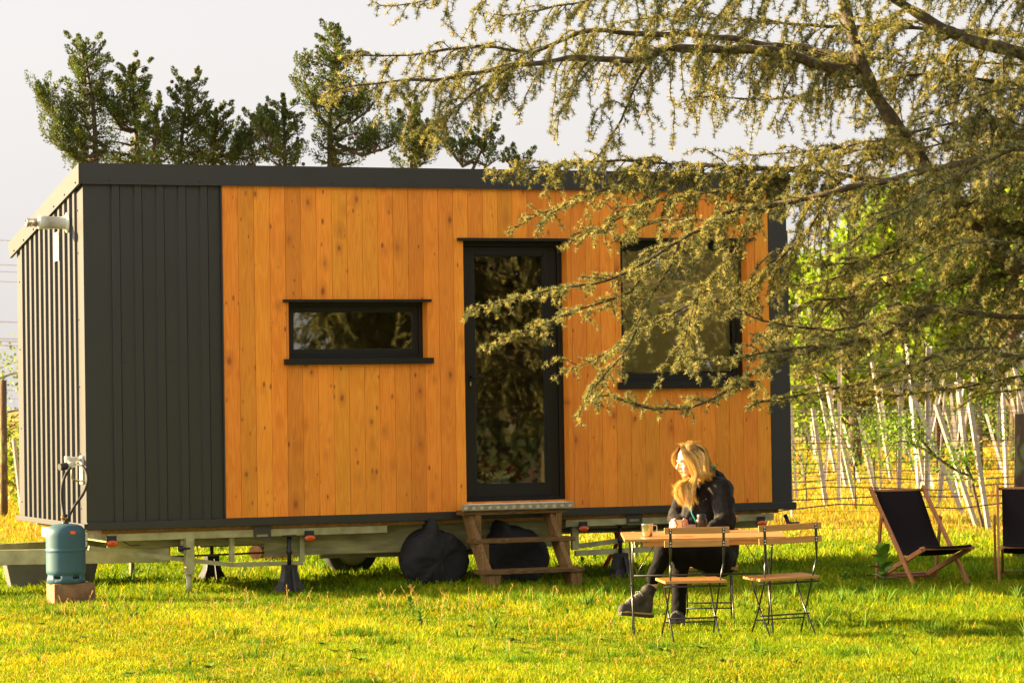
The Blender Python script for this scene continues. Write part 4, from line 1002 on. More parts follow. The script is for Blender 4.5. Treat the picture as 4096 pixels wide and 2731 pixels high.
# --- hair: a cap, then long locks made of many thin strands
HM = bpy.data.materials.new('blond_hair'); HM.use_nodes = True; n_, l_ = HM.node_tree.nodes, HM.node_tree.links; b = n_['Principled BSDF']
b.inputs['Roughness'].default_value = .42; at_ = n_.new('ShaderNodeAttribute'); at_.attribute_name = 'tint'; l_.new(at_.outputs['Color'], b.inputs['Base Color'])
trn = n_.new('ShaderNodeBsdfTranslucent'); l_.new(at_.outputs['Color'], trn.inputs[0]); mi = n_.new('ShaderNodeMixShader'); mi.inputs[0].default_value = .35
l_.new(b.outputs[0], mi.inputs[1]); l_.new(trn.outputs[0], mi.inputs[2]); l_.new(mi.outputs[0], n_['Material Output'].inputs[0])
HB = Blob(); HB.ball(hp_(-.026, 0, .036), (.092, .078, .086), HR); HB.limb([hp_(-.045, .03, .0), pc(850, 400, 21.2), pc(850, 430, 21.2)], [.062, .052, .04]); HB.limb([hp_(-.045, -.03, .0), pc(820, 430, 21.3)], [.06, .05])
HB.make('hair_cap', pmat('hair_under', (.20, .105, .03), .6, col2=(.38, .21, .05), scale=40, stretch=(1, 1, .2)), .006, 3, person)
V, Fc, Tn = [], [], []; off = 0
rr = np.random.default_rng(5)
def strand(pts, wd, c0, c1):
    global off
    pts = np.array(smooth_pts(pts, 5)); n = len(pts); t = np.gradient(pts, axis=0); t = unit(t)
    sd_ = unit(np.cross(t, np.array([rr.normal()*.4, -1, rr.normal()*.3]))); w_ = wd*np.clip(np.sin(np.linspace(.35, math.pi*.97, n)), .12, 1)[:, None]
    V.append(np.stack([pts-sd_*w_, pts+sd_*w_], 1).reshape(-1, 3)); i = np.arange(n-1)*2+off
    Fc.append(np.stack([i, i+1, i+3, i+2], 1)); k = np.linspace(0, 1, n)[:, None]; k = np.clip(k*2.2, 0, 1); cc = np.array(c0)*(1-k)+np.array(c1)*k; Tn.append(np.repeat(cc*rr.uniform(.75, 1.2), 2, 0)); off += 2*n
ROOT = (.13, .06, .02); BLD = (.80, .50, .12); BLD2 = (.92, .66, .22); BRN = (.50, .27, .06)
def J3(p, s_): return Vector(p)+Vector(rr.normal(size=3)*s_)
# near side fall (her left, towards the camera): crown -> temple -> cheek -> shoulder/back
NEAR = lambda a: [hp_(.045-.12*a, .012, .116-.02*a), hp_(.054-.125*a, .064, .066-.02*a), hp_(.036-.125*a, .082, -.005), pc(792+72*a, 405+5*rr.normal(), 21.10), pc(822+58*a+6*rr.normal(), 436+10*rr.normal()-8*a, 21.12)]
def lock_set(n_locks, per, fn, jit, wd=.0012, roots=(ROOT, BRN), ends=(BLD, BLD2)):
    for q_ in range(n_locks):
        a = (q_+rr.random())/n_locks; ctrl = [np.array(p) for p in fn(a)]; sway = rr.normal(size=3)*.004; e_c = ends[0] if rr.random() < .5 else ends[1]
        for h in range(per):
            o_ = rr.normal(size=3)*jit; k = np.linspace(.5, 1.3, len(ctrl))
            strand([p+o_*k[i_]+sway*i_+rr.normal(size=3)*.0012*i_ for i_, p in enumerate(ctrl)], wd, roots[0] if rr.random() < .6 else roots[1], np.array(e_c)*rr.uniform(.8, 1.1))
lock_set(46, 34, NEAR, .0042)
# far side: over the forehead and down past the face on the far side, to the chest
lock_set(22, 34, lambda a: [hp_(.052-.08*a, -.006, .112), hp_(.090-.06*a, -.046, .064), hp_(.092-.06*a, -.070, .0), hp_(.050-.05*a, -.068, -.07), pc(745+30*a, 470, 21.24), pc(722+30*a, 520+10*rr.normal(), 21.10), pc(735+25*a, 570+12*rr.normal(), 21.06)], .004)
# long wave lying on the chest below the chin, curling out to the left and back in
lock_set(34, 40, lambda a: [pc(812-30*a, 432, 21.20), pc(782-48*a, 452, 21.10), pc(752-70*a+5*rr.normal(), 492+4*rr.normal(), 21.05), pc(745-72*a+7*rr.normal(), 535+6*rr.normal(), 21.03), pc(756-50*a+9*rr.normal(), 596+13*rr.normal()-14*a, 21.03)], .0042, ends=(BLD, BLD2))
lock_set(12, 16, lambda a: [pc(800-30*a, 432, 21.18), pc(752-30*a, 462, 21.08), pc(706-20*a+6*rr.normal(), 492+14*rr.normal(), 21.04), pc(668-22*a+8*rr.normal(), 498+30*rr.normal(), 21.03)], .004, .0009, ends=(BLD2, BLD))
lock_set(16, 26, lambda a: [hp_(.020-.03*a, .080, -.02), pc(792+14*a, 400, 21.09), pc(790-14*a+4*rr.normal(), 450, 21.06), pc(776-20*a+5*rr.normal(), 510, 21.03), pc(768-26*a+7*rr.normal(), 575+12*rr.normal(), 21.03)], .004, ends=(BLD, BLD2))
# back of the head and nape
lock_set(24, 30, lambda a: [hp_(-.05, .04*a-.02, .118), hp_(-.105, .1*a-.03, .06), hp_(-.115, .1*a-.02, -.01), pc(880+14*a+6*rr.normal(), 385+6*rr.normal(), 21.17), pc(862+22*a+8*rr.normal(), 415+8*rr.normal(), 21.13)], .004, ends=(BRN, BLD))
# flyaways on the crown
for i in range(60):
    p = hp_(-.06+.1*rr.random(), .03*rr.normal(), .112); q = p+np.array([rr.normal()*.02, rr.normal()*.02, .012+.012*rr.random()]); strand([p, (Vector(p)+Vector(q))/2+Vector((0, 0, .008)), q], .0006, ROOT, BLD)
npmesh('hair', np.concatenate(V), np.concatenate(Fc), HM, person, np.concatenate(Tn), smooth=True)

# ================================================================== CEDAR
DS = 4096/2352
def cedar():
    root = thing('cedar_tree', 'big blue cedar spreading its drooping needled branches over the right side of the house', 'tree', (6.2, 20.8, 0))
    RT = np.array([6.2, 20.8, 0]); rng = np.random.default_rng(21)
    # limbs: photo positions (2352 wide view) with distance, base first; (base radius, tip radius, twig length, droop, density)
    L = [
     ([(2560, 700, 20.6), (2352, 598, 20.4), (2198, 461, 20.2), (2092, 336, 20.2), (2061, 299, 20.2), (2017, 230, 20.2), (1980, 156, 20.2), (1955, 62, 20.2), (1936, 0, 20.2), (1925, -80, 20.2), (1915, -200, 20.2)], .085, .03, .45, .6, .55),
     ([(2600, 240, 20.0), (2352, 131, 19.8), (2216, 87, 19.7), (2123, 37, 19.6), (2054, 0, 19.6), (1960, -60, 19.5), (1850, -130, 19.5)], .06, .03, .6, 1.0, .8),
     ([(1967, 171, 20.2), (1874, 146, 20.1), (1780, 121, 20.0), (1687, 115, 19.9), (1606, 112, 19.8), (1519, 118, 19.7), (1482, 137, 19.6), (1380, 140, 19.6), (1290, 137, 19.5), (1180, 152, 19.5), (1080, 168, 19.5), (1010, 183, 19.4), (930, 190, 19.4), (850, 203, 19.4), (780, 210, 19.4), (738, 218, 19.4)], .042, .004, .42, 1.5, 1.0),
     ([(1990, 150, 20.2), (1850, 112, 20.4), (1768, 106, 20.4), (1718, 90, 20.4), (1656, 84, 20.4), (1581, 81, 20.4), (1469, 84, 20.3), (1395, 73, 20.2), (1326, 81, 20.2), (1262, 106, 20.2), (1221, 121, 20.2), (1130, 112, 20.2), (1033, 115, 20.2), (960, 122, 20.2), (900, 128, 20.1), (840, 128, 20.1), (785, 128, 20.1)], .030, .004, .42, 1.6, 1.0),
     ([(1519, 118, 19.7), (1475, 180, 19.6), (1440, 250, 19.5), (1400, 320, 19.4), (1368, 365, 19.4), (1330, 385, 19.4)], .013, .003, .28, 1.4, .8),
     ([(1180, 150, 19.5), (1110, 200, 19.4), (1040, 250, 19.4), (985, 285, 19.3), (950, 305, 19.3)], .009, .003, .3, 1.5, .8),
     ([(2300, 520, 20.5), (2198, 461, 20.6), (2092, 436, 20.8), (1967, 411, 20.9), (1843, 398, 21.0), (1718, 392, 21.1), (1594, 386, 21.2), (1469, 377, 21.3), (1345, 375, 21.3), (1220, 389, 21.3), (1150, 396, 21.3), (1118, 398, 21.3)], .045, .004, .46, 1.4, 1.6),
     ([(1469, 377, 21.3), (1400, 430, 21.1), (1320, 465, 21.0), (1250, 490, 21.0), (1190, 520, 20.9), (1165, 535, 20.9)], .010, .003, .22, .7, .9),
     ([(1590, 390, 21.2), (1500, 440, 21.0), (1420, 500, 20.9), (1340, 540, 20.8), (1285, 572, 20.8)], .010, .003, .22, .7, .9),
     ([(2600, 330, 19.6), (2352, 349, 19.6), (2216, 373, 19.7), (2061, 408, 19.8), (1967, 423, 19.9), (1905, 442, 19.9), (1812, 467, 20.0), (1737, 482, 20.0), (1687, 486, 19.9), (1625, 523, 19.8), (1563, 560, 19.7), (1469, 610, 19.6), (1382, 647, 19.5), (1283, 663, 19.5), (1158, 691, 19.4), (1110, 705, 19.4), (1071, 710, 19.4)], .042, .004, .36, 1.0, 1.0),
     ([(1500, 600, 19.6), (1460, 665, 19.6), (1400, 690, 19.6), (1283, 728, 19.6), (1189, 766, 19.5), (1112, 798, 19.5)], .010, .003, .20, .8, 1.0),
     ([(1560, 562, 19.7), (1520, 640, 19.6), (1470, 720, 19.6), (1440, 800, 19.5), (1390, 860, 19.5), (1350, 910, 19.5), (1326, 968, 19.5)], .010, .003, .22, 1.0, 1.0),
     ([(1700, 690, 20.9), (1600, 700, 21.0), (1531, 730, 21.1), (1469, 765, 21.1), (1407, 803, 21.1), (1345, 834, 21.1), (1276, 865, 21.1)], .012, .003, .2, .6, 1.0),
     ([(2600, 740, 20.2), (2352, 728, 20.0), (2247, 725, 19.9), (2123, 707, 19.9), (1998, 741, 19.8), (1905, 759, 19.7), (1780, 741, 19.6), (1693, 710, 19.6), (1668, 685, 19.6)], .035, .005, .36, .8, .85),
     ([(2180, 715, 19.9), (2123, 722, 19.8), (2030, 772, 19.6), (1905, 797, 19.4), (1780, 815, 19.3), (1687, 828, 19.2), (1620, 826, 19.2), (1578, 828, 19.2)], .018, .004, .25, .7, 1.3),
     ([(1905, 797, 19.4), (1843, 818, 19.3), (1749, 853, 19.3), (1687, 896, 19.2), (1625, 927, 19.2), (1563, 934, 19.1), (1469, 927, 19.1), (1382, 903, 19.1)], .014, .004, .12, .35, 1.4),
     ([(2600, 860, 19.6), (2352, 822, 19.6), (2216, 800, 19.6), (2100, 840, 19.6), (2000, 880, 19.5), (1900, 900, 19.5), (1800, 915, 19.4), (1720, 930, 19.4)], .028, .004, .20, .8, 1.4),
     ([(2600, 420, 19.2), (2352, 342, 19.2), (2279, 361, 19.1), (2154, 423, 19.0), (2030, 498, 18.9), (1960, 550, 18.9), (1918, 579, 18.9)], .03, .004, .36, .7, 1.3),
     ([(2352, 230, 20.0), (2250, 262, 20.1), (2150, 285, 20.2), (2061, 310, 20.3), (1950, 330, 20.4), (1850, 345, 20.5), (1760, 352, 20.6), (1690, 358, 20.7)], .022, .004, .38, 1.4, 1.0),
     ([(2500, 84, 20.6), (2352, 81, 20.6), (2185, 75, 20.7), (1967, 68, 20.8), (1860, 62, 20.8), (1740, 55, 20.9), (1600, 40, 21.0), (1480, 45, 21.0), (1400, 55, 21.0)], .026, .004, .42, 1.5, 1.0),
     ([(2100, -60, 19.2), (1900, -45, 19.2), (1700, -25, 19.1), (1560, -12, 19.1), (1420, -5, 19.0), (1330, 12, 19.0), (1240, 30, 19.0), (1170, 38, 19.0), (1120, 30, 19.0)], .022, .003, .36, 1.7, 1.0),
     ([(1560, -80, 19.8), (1350, -50, 19.8), (1150, -25, 19.8), (1020, -8, 19.8), (960, 8, 19.8), (900, 17, 19.8), (858, 10, 19.8)], .012, .003, .24, 1.4, .7),
     ([(2600, 180, 21.0), (2400, 200, 21.0), (2250, 180, 21.0), (2120, 170, 21.0), (2000, 190, 21.1), (1880, 210, 21.1), (1760, 230, 21.2), (1640, 220, 21.2), (1560, 235, 21.2)], .022, .004, .42, 1.5, 1.0),
     ([(2352, 470, 20.8), (2250, 480, 20.9), (2130, 520, 21.0), (2030, 590, 21.0), (1930, 640, 21.1), (1840, 660, 21.1), (1760, 640, 21.1)], .022, .004, .4, 1.3, 1.2),
     ([(2550, 600, 18.8), (2400, 560, 18.8), (2280, 555, 18.8), (2180, 570, 18.8), (2080, 620, 18.8), (2000, 640, 18.8)], .016, .004, .26, .9, .5),
     ([(1900, 445, 20.0), (1860, 520, 20.1), (1800, 590, 20.2), (1740, 640, 20.3), (1720, 720, 20.3)], .012, .003, .36, 1.4, 1.1),
     ([(1750, 480, 20.0), (1700, 560, 20.1), (1650, 620, 20.1), (1600, 680, 20.1), (1580, 760, 20.1), (1560, 830, 20.0)], .010, .003, .34, 1.2, 1.0),
     ([(2500, 640, 21.3), (2380, 660, 21.3), (2300, 700, 21.3), (2240, 790, 21.3), (2180, 850, 21.2), (2100, 890, 21.2)], .016, .004, .30, 1.2, .8),
     ([(2600, 900, 20.6), (2400, 890, 20.6), (2300, 900, 20.6), (2230, 920, 20.6), (2190, 945, 20.6)], .012, .004, .22, .8, .8),
     ([(2600, 20, 20.2), (2400, 10, 20.2), (2300, -10, 20.2), (2180, -30, 20.2), (2050, -50, 20.2)], .02, .004, .5, 1.6, 1.2),
     ([(2600, 300, 20.6), (2450, 290, 20.6), (2352, 300, 20.6), (2250, 340, 20.6), (2170, 390, 20.6), (2110, 430, 20.6)], .016, .004, .4, 1.4, 1.2),
     ([(2600, 380, 20.3), (2420, 380, 20.2), (2320, 420, 20.2), (2230, 460, 20.2), (2140, 520, 20.1), (2060, 570, 20.1), (1980, 600, 20.0), (1880, 610, 20.0)], .018, .004, .34, 1.1, 1.2),
     ([(2600, 250, 19.4), (2450, 210, 19.3), (2330, 215, 19.3), (2240, 225, 19.2), (2160, 245, 19.2), (2090, 280, 19.2)], .014, .004, .36, 1.4, 1.2),
     ([(2550, 120, 21.2), (2380, 140, 21.2), (2270, 140, 21.2), (2150, 130, 21.2), (2060, 140, 21.2), (1960, 120, 21.2), (1880, 130, 21.2)], .014, .004, .40, 1.4, 1.2),
     ([(2352, 290, 21.0), (2260, 300, 21.0), (2180, 330, 21.1), (2090, 350, 21.1), (1990, 370, 21.1), (1900, 390, 21.1)], .014, .004, .36, 1.3, 1.2),
     ([(2500, 760, 19.2), (2380, 770, 19.2), (2280, 800, 19.2), (2200, 840, 19.2), (2120, 860, 19.1), (2040, 880, 19.1)], .014, .004, .20, .8, 1.2),
     ([(2100, 640, 20.3), (2020, 660, 20.3), (1940, 690, 20.3), (1860, 700, 20.3), (1790, 740, 20.3), (1740, 780, 20.3)], .012, .004, .34, 1.2, 1.2),
     ([(1700, 488, 19.9), (1640, 500, 20.1), (1560, 500, 20.2), (1480, 520, 20.3), (1400, 560, 20.3)], .010, .003, .28, 1.2, .9),
     ([(2450, 650, 20.5), (2340, 640, 20.5), (2240, 650, 20.5), (2150, 690, 20.5), (2060, 760, 20.4), (1980, 800, 20.4), (1900, 830, 20.4), (1820, 860, 20.4)], .014, .004, .34, 1.1, 1.3),
     ([(2500, 840, 20.1), (2380, 850, 20.1), (2280, 870, 20.1), (2180, 880, 20.1), (2090, 900, 20.1), (2000, 905, 20.1), (1930, 900, 20.1)], .012, .004, .20, 1.0, 1.4),
     ([(2550, 500, 20.4), (2420, 500, 20.4), (2330, 520, 20.4), (2240, 560, 20.4), (2160, 640, 20.4), (2110, 700, 20.4)], .012, .004, .32, 1.2, 1.1),
     ([(1850, 400, 21.0), (1760, 430, 20.9), (1660, 440, 20.9), (1560, 450, 20.9), (1470, 470, 20.8), (1390, 480, 20.8)], .010, .003, .32, 1.4, 1.2),
     ([(2092, 336, 20.3), (2020, 330, 20.5), (1930, 350, 20.7), (1850, 375, 20.8), (1770, 385, 20.9)], .012, .003, .34, 1.3, 1.2),
     ([(2400, 380, 19.6), (2300, 400, 19.5), (2220, 440, 19.5), (2140, 470, 19.5), (2060, 480, 19.5), (1980, 500, 19.5)], .012, .003, .28, 1.0, 1.3),
     # high crown and outer side, beyond the frame
     ([(2700, -200, 20.6), (2400, -260, 20.0), (2100, -330, 19.6), (1800, -360, 19.4), (1500, -330, 19.2)], .04, .006, .6, 1.2, .35),
     ([(2700, -500, 20.6), (2400, -600, 20.2), (2100, -700, 20), (1850, -740, 20)], .04, .006, .6, 1.2, .3),
    ]
    def P(t): return np.array(at(t[0]*DS, t[1]*DS, t[2]))
    allL = []
    for pts, *rest in L:      # every limb that leaves the frame runs on to the trunk
        w_ = [P(t) for t in pts]
        if w_[0][0] > 3.3: w_ = [np.array([RT[0], RT[1], max(min(w_[0][2]-.35*(RT[0]-w_[0][0]) if w_[0][2] > 2.2 else w_[0][2]-.1, 8.0), .9)])]+w_; rest[0] = rest[0]*1.25
        allL.append((w_, *rest))
    # limbs on the far side of the trunk (outside the photo, seen in the window glass)
    for k in range(26):
        a = rng.uniform(-2.2, 1.5); z = rng.uniform(1.3, 7.5); r_ = rng.uniform(2.2, 3.6)*(1-.06*z)
        p0 = RT+np.array([0, 0, z]); d = np.array([math.cos(a), math.sin(a), 0])
        allL.append(([p0, p0+d*r_*.35+[0, 0, .25], p0+d*r_*.7+[0, 0, .25], p0+d*r_+[0, 0, -.1]], .05, .006, .6, 1.0, .28))
    segs = []; ros = []        # twig segments (p,q,rp,rq); rosettes (pos,dir)
    limbs = []
    for li, (pts, r0, r1, tl_, droop, dens) in enumerate(allL):
        far = li >= len(L)-2
        pts = [Vector(p) for p in pts]; sm = np.array([p[:] for p in smooth_pts(pts, 8)])
        d = np.linalg.norm(np.diff(sm, axis=0), axis=1); s = np.concatenate([[0], np.cumsum(d)]); tot = s[-1]
        n = max(int(tot/.04), 6); q = np.stack([np.interp(np.linspace(0, tot, n), s, sm[:, k]) for k in range(3)], 1)
        jit = np.cumsum(rng.normal(size=(n, 3))*.004, 0); jit -= np.linspace(0, 1, n)[:, None]*jit[-1]; q = q+jit
        rad = r0+(r1-r0)*np.linspace(0, 1, n)**.8
        limbs.append((q, rad))
        tan = unit(np.gradient(q, axis=0)); sp = .042/dens; pos = 0.0; side = 1
        while pos < tot:
            i = min(int(pos/tot*(n-1)), n-1); pos += sp*rng.uniform(.5, 1.5); side = -side if rng.random() < .8 else side
            tg_ = tan[i]; lat = unit(np.cross(tg_, [0, 0, 1]))*side
            if rng.random() < .14: lat = np.array([0, 0, .8])
            f = pos/tot; ln = tl_*rng.uniform(.25, 1.35)*(1.0 if f < .75 else (1.0-.7*(f-.75)/.25)); 
            if rng.random() < .10: ln *= 1.6
            dr_ = unit(tg_*rng.uniform(.3, 1.0)+lat*rng.uniform(.5, 1.0)+np.array([0, 0, rng.uniform(-.4, .35)]))
            p = q[i].copy(); m = max(int(ln/.03), 3); path = [p.copy()]
            for k in range(m):
                dr_ = unit(dr_+np.array([0, 0, -droop*.13])+rng.normal(size=3)*.14+tg_*.03); p = p+dr_*.03; path.append(p.copy())
            r_a = .0038+.004*ln
            for k in range(m):
                segs.append((path[k], path[k+1], r_a*(1-.7*k/m), r_a*(1-.7*(k+1)/m)))
                dv = unit(path[k+1]-path[k]); 
                if k > 1 or rng.random() < .3:
                    for h in range(2 if not far else 1):
                        ros.append((path[k]+(path[k+1]-path[k])*rng.random(), dv, 1.0))
                if k > 0 and rng.random() < .46*(1 if not far else .5):
                    # side twiglet
                    l2 = .02+.11*rng.random()**1.5 if rng.random() < .8 else min(.1+.2*rng.random(), ln*.8); m2_ = max(int(l2/.025), 2); sd2 = unit(np.cross(dv, rng.normal(size=3))); sd2[2] = -abs(sd2[2])*.6 if droop > 1.1 else sd2[2]*.5
                    d2 = unit(dv*.6+sd2*.9); pp = path[k].copy()
                    for j in range(m2_):
                        d2 = unit(d2+np.array([0, 0, -droop*.12])+rng.normal(size=3)*.12); p3 = pp+d2*.025; segs.append((pp, p3, .0024, .0018))
                        for h in range(2): ros.append((pp+(p3-pp)*rng.random(), d2, 1.0))
                        pp = p3
        # rosettes sitting on the thin outer half of the limb itself
        for i in range(n):
            if rad[i] < .016 and rng.random() < .9:
                for h in range(2): ros.append((q[i]+np.array([0, 0, rad[i]*.6])+rng.normal(size=3)*.004, tan[i], 1.1))
    # limb meshes
    for q, rad in limbs:
        g = MB(); st = 2 if len(q) > 12 else 1; qq = q[::st]; rr_ = rad[::st]
        g.tube([Vector(p-RT) for p in qq], [float(a*(1+.12*rng.normal())) for a in rr_], 8); g.build('branch', M['bark'], root, fix=False)
    # trunk
    g = MB(); tp = [RT*0+np.array([.0, .0, -.1]), np.array([.02, 0, .5]), np.array([0, .03, 2]), np.array([-.05, 0, 4]), np.array([-.02, 0, 6]), np.array([0, 0, 8.5])]
    g.tube(smooth_pts([Vector(p) for p in tp], 5), list(np.interp(np.linspace(0, 1, 26), [0, .1, 1], [.36, .27, .08])), 16); g.build('trunk', M['bark'], root, fix=False)
    # twigs
    A = np.array([s_[0] for s_ in segs])-RT; Bq = np.array([s_[1] for s_ in segs])-RT; ra = np.array([s_[2] for s_ in segs])[:, None]; rb = np.array([s_[3] for s_ in segs])[:, None]
    t = unit(Bq-A); o1 = unit(np.cross(t, [.3, .5, .8])); o2 = np.cross(t, o1)
    vs = []
    for base, r_ in ((A, ra), (Bq, rb)):
        for k in range(3):
            an = 2*math.pi*k/3; vs.append(base+(o1*math.cos(an)+o2*math.sin(an))*r_)
    Vt = np.stack(vs, 1).reshape(-1, 3); I = np.arange(len(A))[:, None]*6
    Ft = np.concatenate([I+np.array([[k, (k+1) % 3, 3+(k+1) % 3, 3+k]]) for k in range(3)], 0)
    npmesh('twigs', Vt, Ft, M['bark'], root, smooth=True)
    # rosettes of needles
    C = np.array([r_[0] for r_ in ros])-RT; D = np.array([r_[1] for r_ in ros]); N = len(C); K = 11
    outd = unit(np.cross(D, rng.normal(size=(N, 3)))); outd[:, 2] += .25; outd = unit(outd)
    nd = unit(outd[:, None, :]*1.0+rng.normal(size=(N, K, 3))*.62+D[:, None, :]*.25)
    ln = .025*rng.uniform(.7, 1.2, (N, K, 1)); sdn = unit(np.cross(nd, rng.normal(size=(N, K, 3))))*.0019
    base = C[:, None, :]+nd*.002; tip = base+nd*ln
    Vn = np.stack([base-sdn*.9, base+sdn*.9, tip+sdn*.35, tip-sdn*.35], 2).reshape(-1, 3)
    I = np.arange(N*K)[:, None]*4; Fn = I+np.array([[0, 1, 2, 3]])
    pal = np.array([(.25, .25, .09), (.35, .32, .115), (.17, .19, .075), (.45, .40, .155), (.11, .13, .06)])
    c = pal[rng.integers(0, 5, N)]*rng.uniform(.8, 1.2, (N, 1)); c = np.repeat(c, K*4, 0)
    print('cedar rosettes', N, 'segs', len(segs))
    npmesh('needle_crown', Vn, Fn, M['needle'], root, c)
cedar()

# ================================================================== CYPRESSES BEHIND THE HOUSE
def cypress(i, X, Y, spread, label, arms=(), thin=1.0, d=38.0):
    top = at(X*DS, Y*DS, d); base = Vector((top.x, top.y, 0)); top.z -= .17; H = top.z; rng = np.random.default_rng(100+i)
    root = thing('cypress_tree', label, 'tree', base, 0, 'dark cypress trees behind the house roof')
    g = MB(); lean = rng.normal()*.05
    tr = [Vector((lean*math.sin(k*1.7)*1.2, .03*math.sin(k), H*k/8*.985)) for k in range(9)]
    g.tube(smooth_pts(tr, 3), list(np.linspace(.13, .012, 25)), 8); 
    g.build('trunk', M['barkg'], root, fix=False)
    clumps = []; br = MB(); cones = []
    def branch(p0, dirv, L, r0):
        p = np.array(p0); dv = np.array(dirv, float); m = max(int(L/.12), 2); path = [Vector(p)]
        for k in range(m):
            dv = unit(dv+np.array([0, 0, .14])+rng.normal(size=3)*.16); p = p+dv*.12; path.append(Vector(p))
            if k >= (m*.25 if L > .4 else 0): clumps.append((p+rng.normal(size=3)*.02+np.array([0, 0, .03]), .060+.050*rng.random(), dv))
            if rng.random() < .35 and L > .5: branch(p, unit(dv+rng.normal(size=3)*.9), L*.4, r0*.5)
            if rng.random() < .22: cones.append(p*np.array([.8, .8, 1])+rng.normal(size=3)*.06)
        br.tube(path, list(np.linspace(r0, r0*.3, len(path))), 5, cap=False)
    z = H-.05
    for q_ in range(5): clumps.append((np.array([tr[-1].x, 0, H-.16+.045*q_]), .05, np.array([0, 0, 1.])))
    while z > 4.4:
        f = H-z; R_ = (.015+.165*min(f, 1.15)+.55*max(0, f-1.15)*(1 if f < 2 else 1))*spread*rng.uniform(.6, 1.3)*.88; R_ = min(R_, .62*spread)
        nb_ = int(rng.integers(4, 7)) if f > .25 else 3; a0 = rng.uniform(0, 6.28)
        for q_ in range(nb_):
            a = a0+q_*6.28/nb_+rng.normal()*.3
            if rng.random() < .12*thin and f > .5: continue
            branch((np.interp(z, [0, H], [0, tr[-1].x]), 0, z+rng.normal()*.02), (math.cos(a), math.sin(a), .10+.5*max(0, 1-f)), R_*rng.uniform(.7, 1.15), .010+.010*min(f, 1.5))
        z -= (.085+.055*min(f, 1.0))*rng.uniform(.8, 1.3)/(.9 if thin < .8 else 1.0)
    for (ax, ay, bx, by, n_) in arms:     # long side branches, photo positions
        p0 = at(ax*DS, ay*DS, d)-base; p1 = at(bx*DS, by*DS, d-.2)-base
        for k in range(n_):
            t = .25+.75*(k+1)/n_; p = p0.lerp(p1, t)+Vector((0, 0, -.12*math.sin(t*3.1))); 
            for h in range(3): branch((p.x, p.y, p.z), (rng.normal()*.5+.3*np.sign(bx-ax), rng.normal()*.5, .7), .34, .01)
        br.tube([p0, p0.lerp(p1, .5)+Vector((0, 0, -.12)), p1], [.03, .022, .012], 6)
    br.build('branches', M['barkg'], root, fix=False)
    # foliage sprays
    V_, F_, T_2 = [], [], []; o_ = 0
    cc = np.array([c_[0] for c_ in clumps]); rad = np.array([c_[1] for c_ in clumps])[:, None]*np.clip(.42+.9*(H+.03-cc[:, 2:3]), .4, 1.15); K = 125; print('cypress clumps', len(cc))
    dvs = unit(np.array([c_[2] for c_ in clumps])+np.array([0, 0, .35])); al = rng.uniform(-1.1, 1.9, (len(cc), K, 1))
    perp = unit(np.cross(dvs[:, None, :], rng.normal(size=(len(cc), K, 3)))); wd_ = np.clip(1.0-np.abs(al-.1)/1.9, .05, 1)*rng.random((len(cc), K, 1))**.5
    P = (cc[:, None, :]+dvs[:, None, :]*al*rad[:, None, :]+perp*wd_*rad[:, None, :]*1.0).reshape(-1, 3)
    dirs = (dvs[:, None, :]*1.0+perp*.7).reshape(-1, 3)+np.array([0, 0, .25])
    tone = np.repeat(rng.uniform(.75, 1.25, (len(cc), 1)), K, 0)
    v_, f_, t_ = leaves(P, .034, rng, .42, .1, [(.085, .125, .025), (.06, .09, .025), (.15, .17, .03), (.20, .19, .035)], [.4, .3, .2, .1], .15, dirs)
    t_ = t_*np.repeat(tone, 4, 0); npmesh('crown', v_, f_, M['cypress'], root, t_)
    g = MB()
    for c_ in cones[:90]: g.sphere(c_, .020+.01*rng.random(), 0, 4)
    if g.v: tag(g.build('cones', M['cone'], root, fix=False), kind='stuff')
CY = [(205, 80, 1.05, 'tall cypress furthest left behind the roof, with a long side arm to the left', [(235, 330, 95, 235, 8), (240, 350, 130, 335, 6)], 1.0),
      (305, 132, .95, 'narrow cypress spire second from the left behind the roof', [(310, 300, 250, 250, 4)], 1.0),
      (352, 225, .8, 'small cypress top squeezed between two taller cypress spires', [], 1.0),
      (420, 168, 1.0, 'broad cypress above the small slot window, third tall spire from the left', [], 1.05),
      (490, 232, .9, 'short cypress with a low arm reaching right over the middle of the roof', [(500, 360, 600, 300, 6), (500, 370, 580, 375, 4)], 1.0),
      (652, 224, .85, 'slim leaning cypress just left of the tallest conifer', [(650, 340, 600, 300, 4)], .9),
      (762, 52, 1.1, 'tallest cypress behind the roof with its bare trunk showing', [(765, 300, 700, 190, 4), (770, 330, 890, 340, 6), (765, 270, 850, 250, 4)], .62),
      (945, 225, .85, 'cypress behind hanging cedar twigs right of the tallest conifer', [(945, 350, 990, 330, 3)], .9),
      (1085, 285, .9, 'low cypress top above the glass door', [(1085, 370, 1040, 350, 3)], .9),
      (1180, 340, .7, 'smallest cypress tuft at the right end of the tree row', [], .9)]
for i, c_ in enumerate(CY): cypress(i, c_[0], c_[1], c_[2], c_[3], c_[4], c_[5], 38+.35*math.sin(i*2.1))

